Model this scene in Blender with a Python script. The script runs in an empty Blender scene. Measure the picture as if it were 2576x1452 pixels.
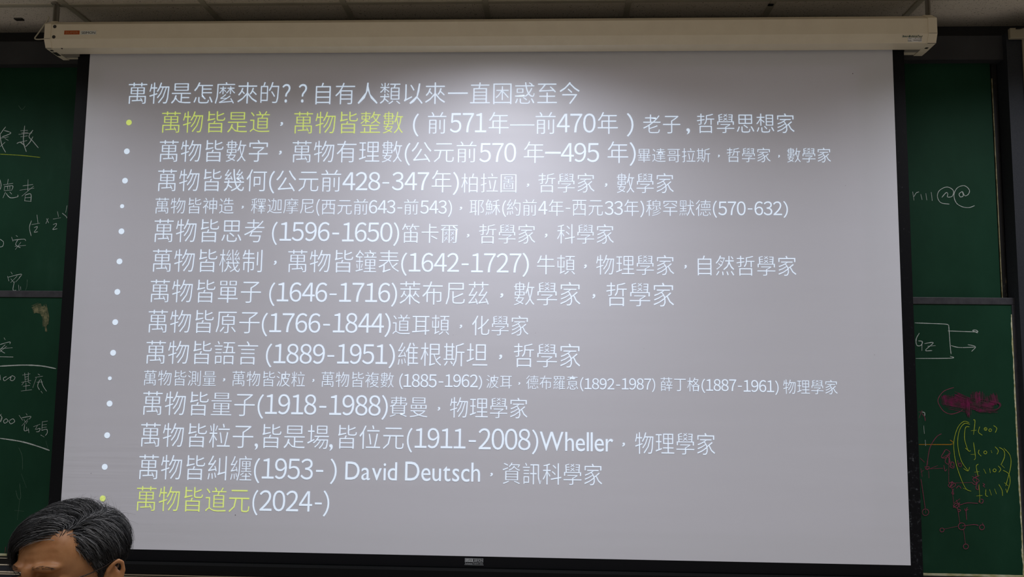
import bpy, bmesh, math, random
from mathutils import Vector, Matrix, noise
from mathutils.bvhtree import BVHTree

random.seed(7)
SC = bpy.context.scene
COL = SC.collection

# ---------------------------------------------------------------- camera
# metres; x to the right along the front wall, y into the wall (screen cloth at y = 0), z up from the floor
F_PX = 2200.0
CX, CY = 1288.0, 726.0
ZF = 2.2                                    # height of the middle of the screen cloth above the floor
CAM_POS = Vector((0.29316, -3.52002, -0.34653 + ZF))
ROWS = (Vector((0.9989571, 0.0441443, 0.0116626)), Vector((0.0069048, 0.1064352, -0.9942957)),
        Vector((-0.0451338, 0.9933392, 0.1060194)))   # camera right, down, forward
cam_data = bpy.data.cameras.new('camera')
cam_data.sensor_fit = 'HORIZONTAL'
cam_data.sensor_width = 36.0
cam_data.lens = F_PX / 2576.0 * 36.0
cam = bpy.data.objects.new('camera', cam_data)
COL.objects.link(cam)
r, d, f = ROWS
cam.matrix_world = Matrix(((r.x, -d.x, -f.x, CAM_POS.x), (r.y, -d.y, -f.y, CAM_POS.y), (r.z, -d.z, -f.z, CAM_POS.z), (0, 0, 0, 1)))
SC.camera = cam

# ---------------------------------------------------------------- exposure, world, room lights
SC.view_settings.view_transform = 'Standard'
SC.view_settings.look = 'None'
SC.view_settings.gamma = 1.0
SC.view_settings.exposure = 0.0
CEIL = 1.2452 + ZF

world = bpy.data.worlds.new('world')
SC.world = world
world.use_nodes = True
world.node_tree.nodes['Background'].inputs[0].default_value = (1.0, 0.88, 0.72, 1)
world.node_tree.nodes['Background'].inputs[1].default_value = 0.148

LAMPS = []
def area_lamp(x, y, power, spread, sx=0.30, sy=1.15, color=(0.91, 0.92, 1.0)):
    ld = bpy.data.lights.new('tube_light', 'AREA')
    ld.shape = 'RECTANGLE'
    ld.size, ld.size_y = sx, sy
    ld.energy = power
    ld.color = color
    ld.spread = math.radians(spread)
    lo = bpy.data.objects.new('tube_light', ld)
    COL.objects.link(lo)
    lo.location = (x, y, CEIL - 0.03)
    LAMPS.append((lo, sx, sy))
    return lo
K_ROW = 8.2
area_lamp(0.06, -0.88, 2.25 * K_ROW, 146, sy=0.45)
area_lamp(-1.2, -1.05, 0.45 * K_ROW, 147, sy=0.45)
area_lamp(1.25, -1.05, 0.28 * K_ROW, 147, sy=0.45)
area_lamp(-2.4, -0.80, 1.40 * K_ROW, 147, sy=0.45)
area_lamp(2.45, -0.80, 1.90 * K_ROW, 147, sy=0.45)
for lx in (-2.4, 0.06, 2.45):
    area_lamp(lx, -2.7, 15, 130)
    area_lamp(lx, -5.2, 22, 120)

# the projector hanging from the ceiling in front of the screen: its dark slide still throws a faint violet field
pl = bpy.data.lights.new('projector_light', 'SPOT')
pl.energy = 7
pl.spot_size = math.radians(100)
pl.spot_blend = 0.1
pl.shadow_soft_size = 0.02
PROJ = Vector((0.02, -3.0, 0.95 + ZF))
projector_light = bpy.data.objects.new('projector_light', pl)
COL.objects.link(projector_light)
projector_light.location = PROJ
projector_light.rotation_euler = (math.radians(90), 0, 0)

# ---------------------------------------------------------------- writing, measured on the photograph (pixels on the cloth and on the boards)
# slide lines: bullet (x, y, radius, colour), runs (text, left, right, top, bottom, colour)
SLIDE = [
 (None, [('萬物是怎麼來的', 322.9, 701.4, 207.1, 260.7, 'w'), ('?', 710.0, 730.0, 211.4, 257.9, 'w'), ('?', 751.1, 771.8, 211.4, 257.9, 'w'), ('自有人類以來', 794.3, 1120.0, 207.9, 262.1, 'w'), ('一直困惑至今', 1126.8, 1458.2, 207.1, 262.1, 'w')]),
 ((324.3, 308.2, 7.0, 'y'), [('萬物皆是道', 406.8, 678.6, 280.0, 333.6, 'y'), ('，', 704.6, 711.8, 307.1, 316.8, 'w'), ('萬物皆整數', 739.6, 1013.6, 281.1, 335.7, 'y'), ('(', 1038.9, 1053.2, 285.7, 343.6, 'w'), ('前', 1076.4, 1122.5, 282.1, 336.4, 'w'), ('571', 1132.1, 1223.2, 284.6, 333.9, 'w'), ('年', 1229.6, 1279.6, 282.1, 337.1, 'w'), ('-', 1283.2, 1344.3, 313.2, 316.1, 'w'), ('前', 1347.5, 1397.5, 282.1, 337.1, 'w'), ('470', 1400.7, 1498.2, 285.7, 333.9, 'w'), ('年', 1503.6, 1554.3, 282.1, 337.1, 'w'), (')', 1576.8, 1593.6, 284.6, 343.6, 'w'), ('老子', 1617.9, 1711.4, 288.2, 335.7, 'w'), (',', 1726.8, 1735.7, 322.9, 338.2, 'w'), ('哲學思想家', 1753.6, 1998.2, 285.7, 334.6, 'w')]),
 ((318.9, 380.7, 7.0, 'w'), [('萬物皆數字', 401.1, 673.6, 352.5, 407.1, 'w'), ('，', 701.4, 708.6, 379.3, 389.3, 'w'), ('萬物有理數', 735.4, 1011.1, 354.3, 408.6, 'w'), ('(', 1018.2, 1031.8, 359.6, 416.8, 'w'), ('公元前', 1035.4, 1198.2, 356.1, 408.6, 'w'), ('570', 1206.1, 1298.2, 359.6, 408.6, 'w'), ('年', 1317.9, 1368.6, 356.1, 410.4, 'w'), ('-', 1371.4, 1410.7, 382.1, 387.1, 'w'), ('495', 1411.4, 1507.1, 359.6, 407.9, 'w'), ('年', 1528.6, 1580.4, 356.1, 410.4, 'w'), (')', 1583.9, 1599.3, 357.9, 417.5, 'w'), ('畢達哥拉斯', 1604.1, 1786.5, 373.1, 408.5, 'w'), ('，', 1805.8, 1810.6, 389.5, 396.0, 'w'), ('哲學家', 1828.6, 1938.1, 371.9, 408.0, 'w'), ('，', 1957.4, 1961.7, 390.0, 396.7, 'w'), ('數學家', 1980.3, 2089.8, 371.9, 408.5, 'w')]),
 ((314.3, 454.6, 7.0, 'w'), [('萬物皆幾何', 396.8, 670.7, 425.7, 481.1, 'w'), ('(', 677.1, 690.7, 430.0, 487.1, 'w'), ('公元前', 695.0, 857.5, 427.5, 482.1, 'w'), ('428', 861.8, 956.4, 432.9, 479.3, 'w'), ('-', 962.1, 978.9, 458.6, 462.1, 'w'), ('347', 986.1, 1078.9, 432.9, 479.3, 'w'), ('年', 1086.1, 1135.7, 428.6, 484.6, 'w'), (')', 1139.3, 1154.3, 432.9, 491.1, 'w'), ('柏拉圖', 1160.7, 1298.9, 436.4, 484.6, 'w'), ('，', 1325.0, 1331.4, 462.1, 470.4, 'w'), ('哲學家', 1354.6, 1495.4, 435.7, 484.6, 'w'), ('，', 1521.4, 1527.9, 461.4, 470.4, 'w'), ('數學家', 1551.8, 1694.6, 435.7, 485.7, 'w')]),
 ((307.1, 518.9, 5.0, 'w'), [('萬物皆神造', 390.7, 587.9, 497.9, 537.5, 'w'), ('，', 607.5, 612.9, 517.9, 525.0, 'w'), ('釋迦摩尼', 631.8, 789.6, 498.9, 537.5, 'w'), ('(', 795.7, 803.9, 500.7, 543.6, 'w'), ('西元前', 808.6, 925.4, 500.7, 540.0, 'w'), ('643', 928.2, 994.3, 503.6, 537.5, 'w'), ('-', 999.6, 1011.8, 522.1, 524.6, 'w'), ('前', 1016.4, 1052.1, 501.4, 540.0, 'w'), ('543', 1057.5, 1123.6, 504.3, 538.2, 'w'), (')', 1127.1, 1136.8, 503.6, 546.4, 'w'), ('，', 1156.1, 1162.5, 520.4, 528.6, 'w'), ('耶穌', 1181.4, 1258.2, 501.8, 541.8, 'w'), ('(', 1263.6, 1273.2, 504.3, 546.1, 'w'), ('約前', 1275.0, 1350.0, 501.8, 542.9, 'w'), ('4', 1354.3, 1376.8, 506.1, 540.0, 'w'), ('年', 1380.4, 1417.9, 502.5, 543.6, 'w'), ('-', 1423.2, 1434.6, 523.2, 525.7, 'w'), ('西元', 1440.0, 1516.8, 503.6, 542.9, 'w'), ('33', 1521.4, 1566.8, 506.1, 541.1, 'w'), ('年', 1570.4, 1607.1, 502.5, 543.6, 'w'), (')', 1610.7, 1620.4, 505.0, 547.1, 'w'), ('穆罕默德', 1625.7, 1788.2, 503.2, 543.6, 'w'), ('(', 1793.6, 1803.6, 505.0, 548.2, 'w'), ('570', 1807.1, 1875.7, 506.8, 541.8, 'w'), ('-', 1881.1, 1892.9, 524.6, 527.1, 'w'), ('632', 1898.2, 1967.1, 506.8, 541.8, 'w'), (')', 1970.7, 1982.1, 506.1, 548.2, 'w')]),
 ((305.4, 582.1, 7.1, 'w'), [('萬物皆思考', 387.9, 664.6, 551.8, 609.6, 'w'), ('(', 684.3, 697.5, 557.9, 616.8, 'w'), ('1596', 703.9, 828.9, 558.6, 606.8, 'w'), ('-', 836.1, 852.9, 585.7, 590.0, 'w'), ('1650', 861.1, 986.8, 559.6, 608.6, 'w'), (')', 989.6, 1003.9, 559.6, 619.3, 'w'), ('笛卡爾', 1011.1, 1151.8, 563.2, 611.4, 'w'), ('，', 1173.9, 1180.7, 588.9, 597.9, 'w'), ('哲學家', 1205.4, 1346.4, 564.3, 613.2, 'w'), ('，', 1370.4, 1377.1, 588.2, 598.2, 'w'), ('科學家', 1401.8, 1543.9, 564.3, 613.2, 'w')]),
 ((300.4, 657.9, 7.1, 'w'), [('萬物皆機制', 383.6, 659.3, 627.5, 684.6, 'w'), ('，', 688.6, 695.7, 656.1, 666.8, 'w'), ('萬物皆鐘表', 724.3, 1003.9, 629.3, 685.7, 'w'), ('(', 1009.3, 1023.6, 635.7, 694.3, 'w'), ('1642', 1028.9, 1154.6, 636.4, 684.6, 'w'), ('-', 1161.4, 1178.6, 663.2, 667.5, 'w'), ('1727', 1185.7, 1311.4, 637.1, 685.7, 'w'), (')', 1314.3, 1330.4, 636.4, 697.1, 'w'), ('牛頓', 1351.1, 1446.4, 641.8, 690.7, 'w'), ('，', 1468.9, 1476.1, 665.7, 675.7, 'w'), ('物理學家', 1500.0, 1695.7, 641.8, 691.8, 'w'), ('，', 1721.4, 1727.5, 666.8, 676.4, 'w'), ('自然哲學家', 1755.4, 2002.9, 643.6, 693.6, 'w')]),
 ((295.0, 734.6, 7.1, 'w'), [('萬物皆單子', 378.2, 656.4, 704.3, 761.4, 'w'), ('(', 677.1, 691.4, 710.7, 770.4, 'w'), ('1646', 696.8, 822.9, 710.7, 759.6, 'w'), ('-', 828.9, 846.8, 738.9, 742.5, 'w'), ('1716', 853.9, 981.4, 711.4, 760.7, 'w'), (')', 984.3, 998.6, 711.4, 772.1, 'w'), ('萊布尼茲', 1005.7, 1229.6, 708.6, 766.8, 'w'), ('，', 1257.9, 1266.1, 738.2, 749.6, 'w'), ('數學家', 1292.9, 1460.0, 709.6, 768.6, 'w'), ('，', 1490.0, 1497.5, 740.0, 751.4, 'w'), ('哲學家', 1525.7, 1695.4, 711.4, 771.1, 'w')]),
 ((289.6, 810.7, 7.1, 'w'), [('萬物皆原子', 372.9, 652.9, 780.7, 837.9, 'w'), ('(', 658.6, 672.9, 787.1, 846.8, 'w'), ('1766', 678.2, 805.7, 787.9, 837.1, 'w'), ('-', 812.9, 830.0, 815.4, 819.3, 'w'), ('1844', 837.9, 965.7, 787.9, 837.9, 'w'), (')', 967.5, 982.5, 787.9, 848.6, 'w'), ('道耳頓', 987.9, 1130.0, 792.1, 842.5, 'w'), ('，', 1156.1, 1162.5, 817.1, 826.4, 'w'), ('化學家', 1187.5, 1329.3, 794.3, 844.3, 'w')]),
 ((284.3, 887.9, 7.1, 'w'), [('萬物皆語言', 367.5, 648.6, 858.2, 916.4, 'w'), ('(', 668.9, 683.6, 864.6, 924.6, 'w'), ('1889', 688.9, 817.1, 865.4, 915.4, 'w'), ('-', 823.6, 840.7, 893.9, 897.9, 'w'), ('1951', 848.6, 974.3, 865.7, 916.4, 'w'), (')', 977.9, 993.2, 865.7, 927.1, 'w'), ('維根斯坦', 1001.1, 1226.1, 862.9, 921.8, 'w'), ('，', 1255.0, 1263.2, 892.5, 904.6, 'w'), ('哲學家', 1292.9, 1459.6, 864.6, 924.6, 'w')]),
 ((276.1, 952.1, 4.6, 'w'), [('萬物皆測量', 361.8, 543.2, 932.5, 970.7, 'w'), ('，', 560.4, 566.4, 952.1, 960.0, 'w'), ('萬物皆波粒', 584.3, 767.1, 934.3, 972.5, 'w'), ('，', 785.4, 790.7, 953.9, 961.8, 'w'), ('萬物皆複數', 808.6, 990.4, 936.1, 974.6, 'w'), ('(', 1004.6, 1013.6, 939.6, 979.6, 'w'), ('1885', 1015.4, 1098.2, 941.4, 974.6, 'w'), ('-', 1103.6, 1115.0, 960.0, 962.9, 'w'), ('1962', 1119.6, 1201.8, 942.1, 974.6, 'w'), (')', 1203.6, 1212.5, 945.0, 980.7, 'w'), ('波耳', 1223.9, 1287.5, 943.9, 977.1, 'w'), ('，', 1303.6, 1308.6, 962.1, 968.9, 'w'), ('德布羅意', 1323.9, 1454.6, 945.0, 980.0, 'w'), ('(', 1459.6, 1467.9, 949.3, 985.0, 'w'), ('1892', 1470.7, 1545.4, 952.1, 980.0, 'w'), ('-', 1550.0, 1560.0, 968.2, 970.7, 'w'), ('1987', 1564.3, 1638.2, 952.1, 980.7, 'w'), (')', 1640.4, 1648.2, 952.1, 986.8, 'w'), ('薛丁格', 1662.1, 1760.0, 950.1, 984.7, 'w'), ('(', 1764.9, 1773.8, 953.4, 989.0, 'w'), ('1887', 1776.4, 1852.2, 954.2, 984.2, 'w'), ('-', 1856.3, 1866.4, 971.0, 973.4, 'w'), ('1961', 1870.8, 1947.3, 956.6, 986.6, 'w'), (')', 1950.2, 1958.6, 957.8, 993.9, 'w'), ('物理學家', 1970.6, 2106.6, 955.8, 991.9, 'w')]),
 ((275.4, 1015.7, 7.1, 'w'), [('萬物皆量子', 359.3, 640.7, 986.1, 1045.7, 'w'), ('(', 647.9, 662.9, 992.1, 1053.9, 'w'), ('1918', 667.5, 795.7, 992.1, 1043.2, 'w'), ('-', 803.2, 820.7, 1021.8, 1026.1, 'w'), ('1988', 828.9, 957.5, 994.3, 1045.7, 'w'), (')', 960.0, 975.4, 994.3, 1056.8, 'w'), ('費曼', 980.7, 1075.4, 998.6, 1049.6, 'w'), ('，', 1100.7, 1107.1, 1024.3, 1033.6, 'w'), ('物理學家', 1132.1, 1326.8, 1000.4, 1052.1, 'w')]),
 ((269.3, 1095.4, 7.1, 'w'), [('萬物皆粒子', 353.9, 637.1, 1065.7, 1125.7, 'w'), (',', 640.4, 648.6, 1116.1, 1132.1, 'w'), ('皆是場', 660.0, 827.1, 1068.6, 1128.6, 'w'), (',', 828.2, 836.8, 1117.9, 1134.6, 'w'), ('皆位元', 850.4, 1015.7, 1070.4, 1130.0, 'w'), ('(', 1023.6, 1037.1, 1076.8, 1138.9, 'w'), ('1911', 1043.6, 1171.1, 1077.5, 1128.6, 'w'), ('-', 1179.3, 1197.1, 1107.9, 1112.1, 'w'), ('2008', 1203.9, 1334.3, 1078.6, 1132.1, 'w'), (')', 1338.2, 1353.9, 1081.1, 1143.6, 'w'), ('Wheller', 1357.9, 1542.5, 1087.5, 1135.7, 'w'), ('，', 1565.0, 1572.1, 1113.9, 1123.9, 'w'), ('物理學家', 1597.9, 1798.6, 1088.9, 1143.6, 'w')]),
 ((263.2, 1175.0, 7.1, 'w'), [('萬物皆糾纏', 349.3, 633.2, 1145.4, 1207.9, 'w'), ('(', 638.9, 653.2, 1152.5, 1216.1, 'w'), ('1953', 659.3, 787.1, 1153.6, 1206.1, 'w'), ('-', 795.0, 812.9, 1182.9, 1187.5, 'w'), (')', 830.7, 846.8, 1154.3, 1218.6, 'w'), ('David', 868.9, 998.6, 1162.5, 1208.6, 'w'), ('Deutsch', 1019.3, 1207.5, 1163.2, 1211.4, 'w'), ('，', 1232.9, 1239.6, 1190.0, 1198.9, 'w'), ('資訊科學家', 1264.6, 1514.6, 1165.7, 1219.6, 'w')]),
 ((258.2, 1254.3, 7.1, 'y'), [('萬物皆道元', 343.2, 627.9, 1225.7, 1287.5, 'y'), ('(', 635.0, 648.6, 1232.9, 1297.1, 'w'), ('2024', 652.9, 785.4, 1234.6, 1287.1, 'w'), ('-', 792.1, 809.3, 1265.0, 1269.3, 'w'), (')', 812.9, 828.2, 1234.6, 1300.0, 'w')]),
]
CHALK_UPPER_LEFT = [
 ('two handwritten characters above the underline', [([(13.8, 319.6), (5.5, 330.6), (0, 338.8)], 1.2, 'w'), ([(10.5, 328.4), (27.5, 334.7), (5.5, 344.4)], 1.2, 'w'), ([(0, 347.7), (20.7, 344.4)], 1.2, 'w'), ([(12.4, 348.5), (20.7, 353.2)], 1.2, 'w'), ([(0, 338.8), (4.1, 363.6), (13.8, 382.9)], 1.2, 'w'), ([(12.4, 358.1), (0, 369.1)], 1.2, 'w'), ([(52.3, 329.2), (69.4, 327.8)], 1.2, 'w'), ([(54.5, 334.7), (70.2, 333.3)], 1.2, 'w'), ([(62, 316.8), (59, 355.4), (66.1, 381.5)], 1.2, 'w'), ([(47.4, 338), (79.9, 334.7)], 1.2, 'w'), ([(52.3, 344.4), (68.9, 341.6)], 1.2, 'w'), ([(45.5, 358.7), (67.5, 354)], 1.2, 'w'), ([(42.7, 360.9), (51, 358.1), (62, 366.4)], 1.2, 'w'), ([(82.6, 327.8), (73, 343), (82.6, 355.4), (96.4, 371.9)], 1.2, 'w'), ([(82.6, 344.4), (74.9, 358.1), (64.7, 369.1)], 1.2, 'w')]),
 ('yellow chalk underline', [([(0, 387.9), (55.1, 391.2), (100.6, 396.1)], 1.1, 'y'), ([(68.9, 703.6), (67.5, 720.8), (63.7, 731.8)], 0.6, 'f')]),
 ('small faint chalk tick', [([(46.8, 265.8), (55.1, 275.5), (63.4, 267.2)], 0.7, 'f')]),
 ('two handwritten characters in the middle of the board', [([(0, 452.2), (2.8, 466), (0.7, 476.3)], 1.0, 'w'), ([(20.7, 451.1), (18.9, 462.5)], 1.0, 'w'), ([(8.6, 464.9), (32.7, 461.5)], 1.0, 'w'), ([(12.1, 467.7), (10.3, 478)], 1.0, 'w'), ([(12.1, 469.4), (31.7, 467.7), (30.3, 477)], 1.0, 'w'), ([(18.9, 469.4), (19.6, 476.3)], 1.0, 'w'), ([(24.8, 468.7), (24.8, 476.3)], 1.0, 'w'), ([(10.3, 479.7), (29.6, 478.3)], 1.0, 'w'), ([(13.8, 483.2), (7.6, 497.6)], 1.0, 'w'), ([(15.5, 486.6), (25.8, 497.6), (44.1, 495.2), (44.8, 490.7)], 1.0, 'w'), ([(24.8, 483.2), (29.3, 488.3)], 1.0, 'w'), ([(70.6, 452.2), (69.9, 479.7)], 1.0, 'w'), ([(57.9, 467.7), (82.6, 464.2)], 1.0, 'w'), ([(49.9, 478.7), (85.4, 473.5)], 1.0, 'w'), ([(84.4, 468.7), (55.1, 493.5)], 1.0, 'w'), ([(64, 490.1), (62, 505.6)], 1.0, 'w'), ([(64, 490.7), (77.5, 488.3), (77.5, 507.3)], 1.0, 'w'), ([(64, 497.6), (76.4, 496.9)], 1.0, 'w'), ([(62, 505.6), (78.5, 506.6)], 1.0, 'w')]),
 ('chalk fractions in brackets', [([(79.2, 555.5), (74, 572.7), (78.5, 593.4)], 0.9, 'w'), ([(93, 540.7), (95.4, 560.6)], 0.9, 'w'), ([(79.9, 565.1), (99.9, 561.7)], 0.9, 'w'), ([(86.1, 572.7), (93.7, 570.3), (92.3, 575.5), (86.1, 584.4), (95, 583)], 0.9, 'w'), ([(117.1, 550.3), (122.2, 560.6)], 0.9, 'w'), ([(121.2, 549.6), (115.4, 562.4)], 0.9, 'w'), ([(144.6, 532.4), (147, 545.2)], 0.9, 'w'), ([(133.6, 551.3), (152.5, 547.9)], 0.9, 'w'), ([(133.6, 565.1), (141.9, 562.4), (140.5, 568.6), (132.6, 577.5), (143.9, 575.5)], 0.9, 'w'), ([(156.7, 536.5), (167, 545.2), (167.7, 548.6)], 0.9, 'w'), ([(168.7, 517.6), (165.3, 534.8)], 0.9, 'w')]),
 ('chalk zero and a handwritten character', [([(0, 602), (8.6, 608.9), (6.9, 619.2), (0, 621.6)], 0.9, 'w'), ([(40.6, 592.7), (44.1, 595.4)], 0.9, 'w'), ([(29.3, 596.8), (32.7, 607.1)], 0.9, 'w'), ([(32.7, 604.4), (60.3, 601.6), (64.4, 605.8)], 0.9, 'w'), ([(44.8, 603.7), (39.6, 615.7), (51, 623.3)], 0.9, 'w'), ([(52.3, 609.9), (38.6, 627.8)], 0.9, 'w'), ([(37.2, 619.9), (64.4, 617.5)], 0.9, 'w')]),
 ('handwritten character low on the board', [([(27.5, 684.6), (31, 689.8)], 0.9, 'w'), ([(18.9, 694.9), (22.4, 707)], 0.9, 'w'), ([(21.3, 697.4), (53.4, 689.8), (48.2, 699.1)], 0.9, 'w'), ([(27.5, 701.8), (34.4, 710.4)], 0.9, 'w'), ([(43, 694.9), (26.9, 711.1)], 0.9, 'w'), ([(49.9, 698.4), (39.6, 709.4)], 0.9, 'w'), ([(36.2, 708.7), (32.7, 729.4), (40.6, 730.4)], 0.9, 'w'), ([(46.5, 717.3), (48.2, 731.8)], 0.9, 'w'), ([(51.7, 721.5), (52.3, 729.4)], 0.9, 'w')]),
]
CHALK_LOWER_LEFT = [
 ('dry beige smudge under the upper board', [([(82.6, 776.8), (103.3, 768.2)], 7, 's'), ([(84.4, 782), (105, 771.7)], 7, 's'), ([(87.8, 780.3), (109.5, 785.4)], 7, 's'), ([(103.3, 771.7), (110.9, 785.4), (114.3, 806.1), (113.6, 819.9)], 6.5, 's'), ([(99.9, 776.8), (108.5, 794)], 6.5, 's'), ([(111.9, 768.2), (118.8, 795.8), (115.4, 819.9)], 3.5, 's'), ([(113.6, 816.4), (115.4, 833.6)], 3.5, 's')]),
 ('underlined handwritten character', [([(10.3, 850.2), (13.1, 855)], 0.9, 'w'), ([(0, 867), (24.1, 860.5), (24.8, 865.3)], 0.9, 'w'), ([(13.1, 867.4), (1.7, 880.5), (12.1, 888.7)], 0.9, 'w'), ([(16.5, 871.5), (0, 885.3)], 0.9, 'w'), ([(0, 877.4), (31, 875)], 0.9, 'w'), ([(0, 897.7), (32.7, 898.4)], 1.3, 'w')]),
 ('long chalk arc above the numbers', [([(0, 921.4), (58.5, 918.7), (103.3, 920.8), (140.2, 927.6)], 1.7, 'w'), ([(0, 1102.9), (51.7, 1110.8), (89.5, 1121.2), (124, 1133.2)], 1.7, 'w')]),
 ('handwritten number and two characters', [([(0, 943.8), (1.4, 955.9)], 0.9, 'w'), ([(16.2, 947.6), (8.6, 951.7), (11.4, 958.3), (20.7, 952.1), (28.2, 947.6), (25.8, 955.9), (32.7, 957.6), (37.9, 950), (31, 945.6), (25.8, 950)], 0.9, 'w'), ([(56.8, 943.8), (75.8, 940.7)], 0.9, 'w'), ([(62, 938.7), (63.7, 961)], 0.9, 'w'), ([(71.3, 937.6), (71.6, 959.3)], 0.9, 'w'), ([(63, 949), (71.3, 947.3)], 0.9, 'w'), ([(63, 954.8), (71.3, 953.5)], 0.9, 'w'), ([(54.4, 962.1), (77.8, 957.6)], 0.9, 'w'), ([(60.3, 961.7), (55.1, 968.6)], 0.9, 'w'), ([(70.6, 961), (76.4, 965.2)], 0.9, 'w'), ([(65.4, 963.5), (65.4, 981.7)], 0.9, 'w'), ([(58.5, 972.1), (74.7, 969.7)], 0.9, 'w'), ([(53.4, 984.1), (79.9, 980.7)], 0.9, 'w'), ([(95.7, 941.1), (99.9, 943.8)], 0.9, 'w'), ([(88.8, 949.7), (107.4, 946.6)], 0.9, 'w'), ([(91.6, 950), (82.6, 975.5)], 0.9, 'w'), ([(99.9, 955.9), (94.7, 970.7), (99.2, 980.7)], 0.9, 'w'), ([(93, 961.7), (107.4, 961)], 0.9, 'w'), ([(102.6, 954.2), (108.5, 971.4), (117.1, 984.5)], 0.9, 'w'), ([(103.3, 984.5), (106.7, 989.3)], 0.9, 'w')]),
 ('handwritten number and two characters lower down', [([(3.4, 1042), (0, 1045.8)], 0.9, 'w'), ([(0, 1043.7), (5.2, 1051.3), (1.4, 1061.6)], 0.9, 'w'), ([(4.1, 1050.6), (0, 1060.9)], 0.9, 'w'), ([(14.5, 1054), (9, 1059.2), (12.1, 1065), (20, 1059.2), (15.5, 1053.3)], 0.9, 'w'), ([(22.4, 1059.2), (26.9, 1066.4), (36.8, 1060.9), (32.7, 1054), (24.1, 1058.2)], 0.9, 'w'), ([(65.4, 1040.2), (68.2, 1044.7)], 0.9, 'w'), ([(48.2, 1045.4), (56.8, 1057.5)], 0.9, 'w'), ([(55.1, 1051.3), (77.1, 1047.8), (73.7, 1054.7)], 0.9, 'w'), ([(60.3, 1055.7), (64, 1062.6)], 0.9, 'w'), ([(70.9, 1054), (55.1, 1071.2)], 0.9, 'w'), ([(69.6, 1059.2), (65.4, 1066.4)], 0.9, 'w'), ([(62, 1067.8), (61.3, 1083.6), (72.3, 1081.6)], 0.9, 'w'), ([(66.8, 1074.7), (67.5, 1083.3)], 0.9, 'w'), ([(71.3, 1078.1), (72.7, 1089.1)], 0.9, 'w'), ([(84.4, 1073.7), (100.6, 1067.8)], 0.9, 'w'), ([(94.7, 1069.5), (88.8, 1080.9)], 0.9, 'w'), ([(91.3, 1080.5), (100.6, 1078.1), (98.1, 1085.7), (91.6, 1086.4)], 0.9, 'w'), ([(106.7, 1060.9), (105, 1083.3)], 0.9, 'w'), ([(106.7, 1061.6), (119.5, 1059.5)], 0.9, 'w'), ([(106.1, 1069.5), (117.1, 1068.5)], 0.9, 'w'), ([(105.7, 1076.4), (117.1, 1074.7)], 0.9, 'w'), ([(105, 1083.3), (117.1, 1080.2), (119.1, 1088.5), (114.3, 1096)], 0.9, 'w'), ([(102.6, 1094.7), (110.9, 1099.5)], 0.9, 'w')]),
 ('faint thin chalk strokes near the tray', [([(47.3, 1126.7), (55.8, 1148.5), (56.3, 1182.4)], 0.5, 'f'), ([(53.3, 1192.1), (66.7, 1227.3)], 0.5, 'f'), ([(40, 1234.6), (44.1, 1251.6), (49.2, 1256.4), (52.1, 1249.1), (49.7, 1216.4)], 0.5, 'f'), ([(49.7, 1257.6), (43.6, 1308.5)], 0.5, 'f'), ([(36.4, 1284.3), (60.1, 1286.7)], 0.5, 'f'), ([(115.2, 1109.7), (121.2, 1130.3)], 0.5, 'f'), ([(14.1, 1376.4), (12.6, 1391)], 0.9, 'd')]),
]
CHALK_UPPER_RIGHT = [
 ('chalk strokes and two at-signs', [([(2296, 482.9), (2299.4, 504.1)], 1.0, 'w'), ([(2299.4, 494.5), (2304.8, 485.6), (2311.4, 482.9)], 1.0, 'w'), ([(2316.4, 488.7), (2319.5, 502.2)], 1.0, 'w'), ([(2329.1, 486.8), (2331.5, 503.4)], 1.0, 'w'), ([(2342.6, 484.1), (2345.3, 504.9)], 1.0, 'w'), ([(2369.6, 496.4), (2380, 484.8), (2384.3, 487.9), (2383.5, 495.6), (2395.5, 493.7), (2397.8, 479.1), (2382, 470.6), (2363.5, 479.1), (2358.1, 494.5), (2366.5, 509.9), (2387.8, 513.8)], 1.0, 'w'), ([(2420.5, 481.8), (2412.8, 487.9), (2415.9, 495.6), (2423.2, 492.6), (2421.3, 482.5), (2427.1, 492.6), (2436, 488.7), (2438.3, 477.9), (2426.3, 467.5), (2409, 472.1), (2399.7, 489.5), (2405.1, 509.9), (2420.5, 520.3), (2437.9, 522.3), (2451.4, 517.6)], 1.0, 'w')]),
]
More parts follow.
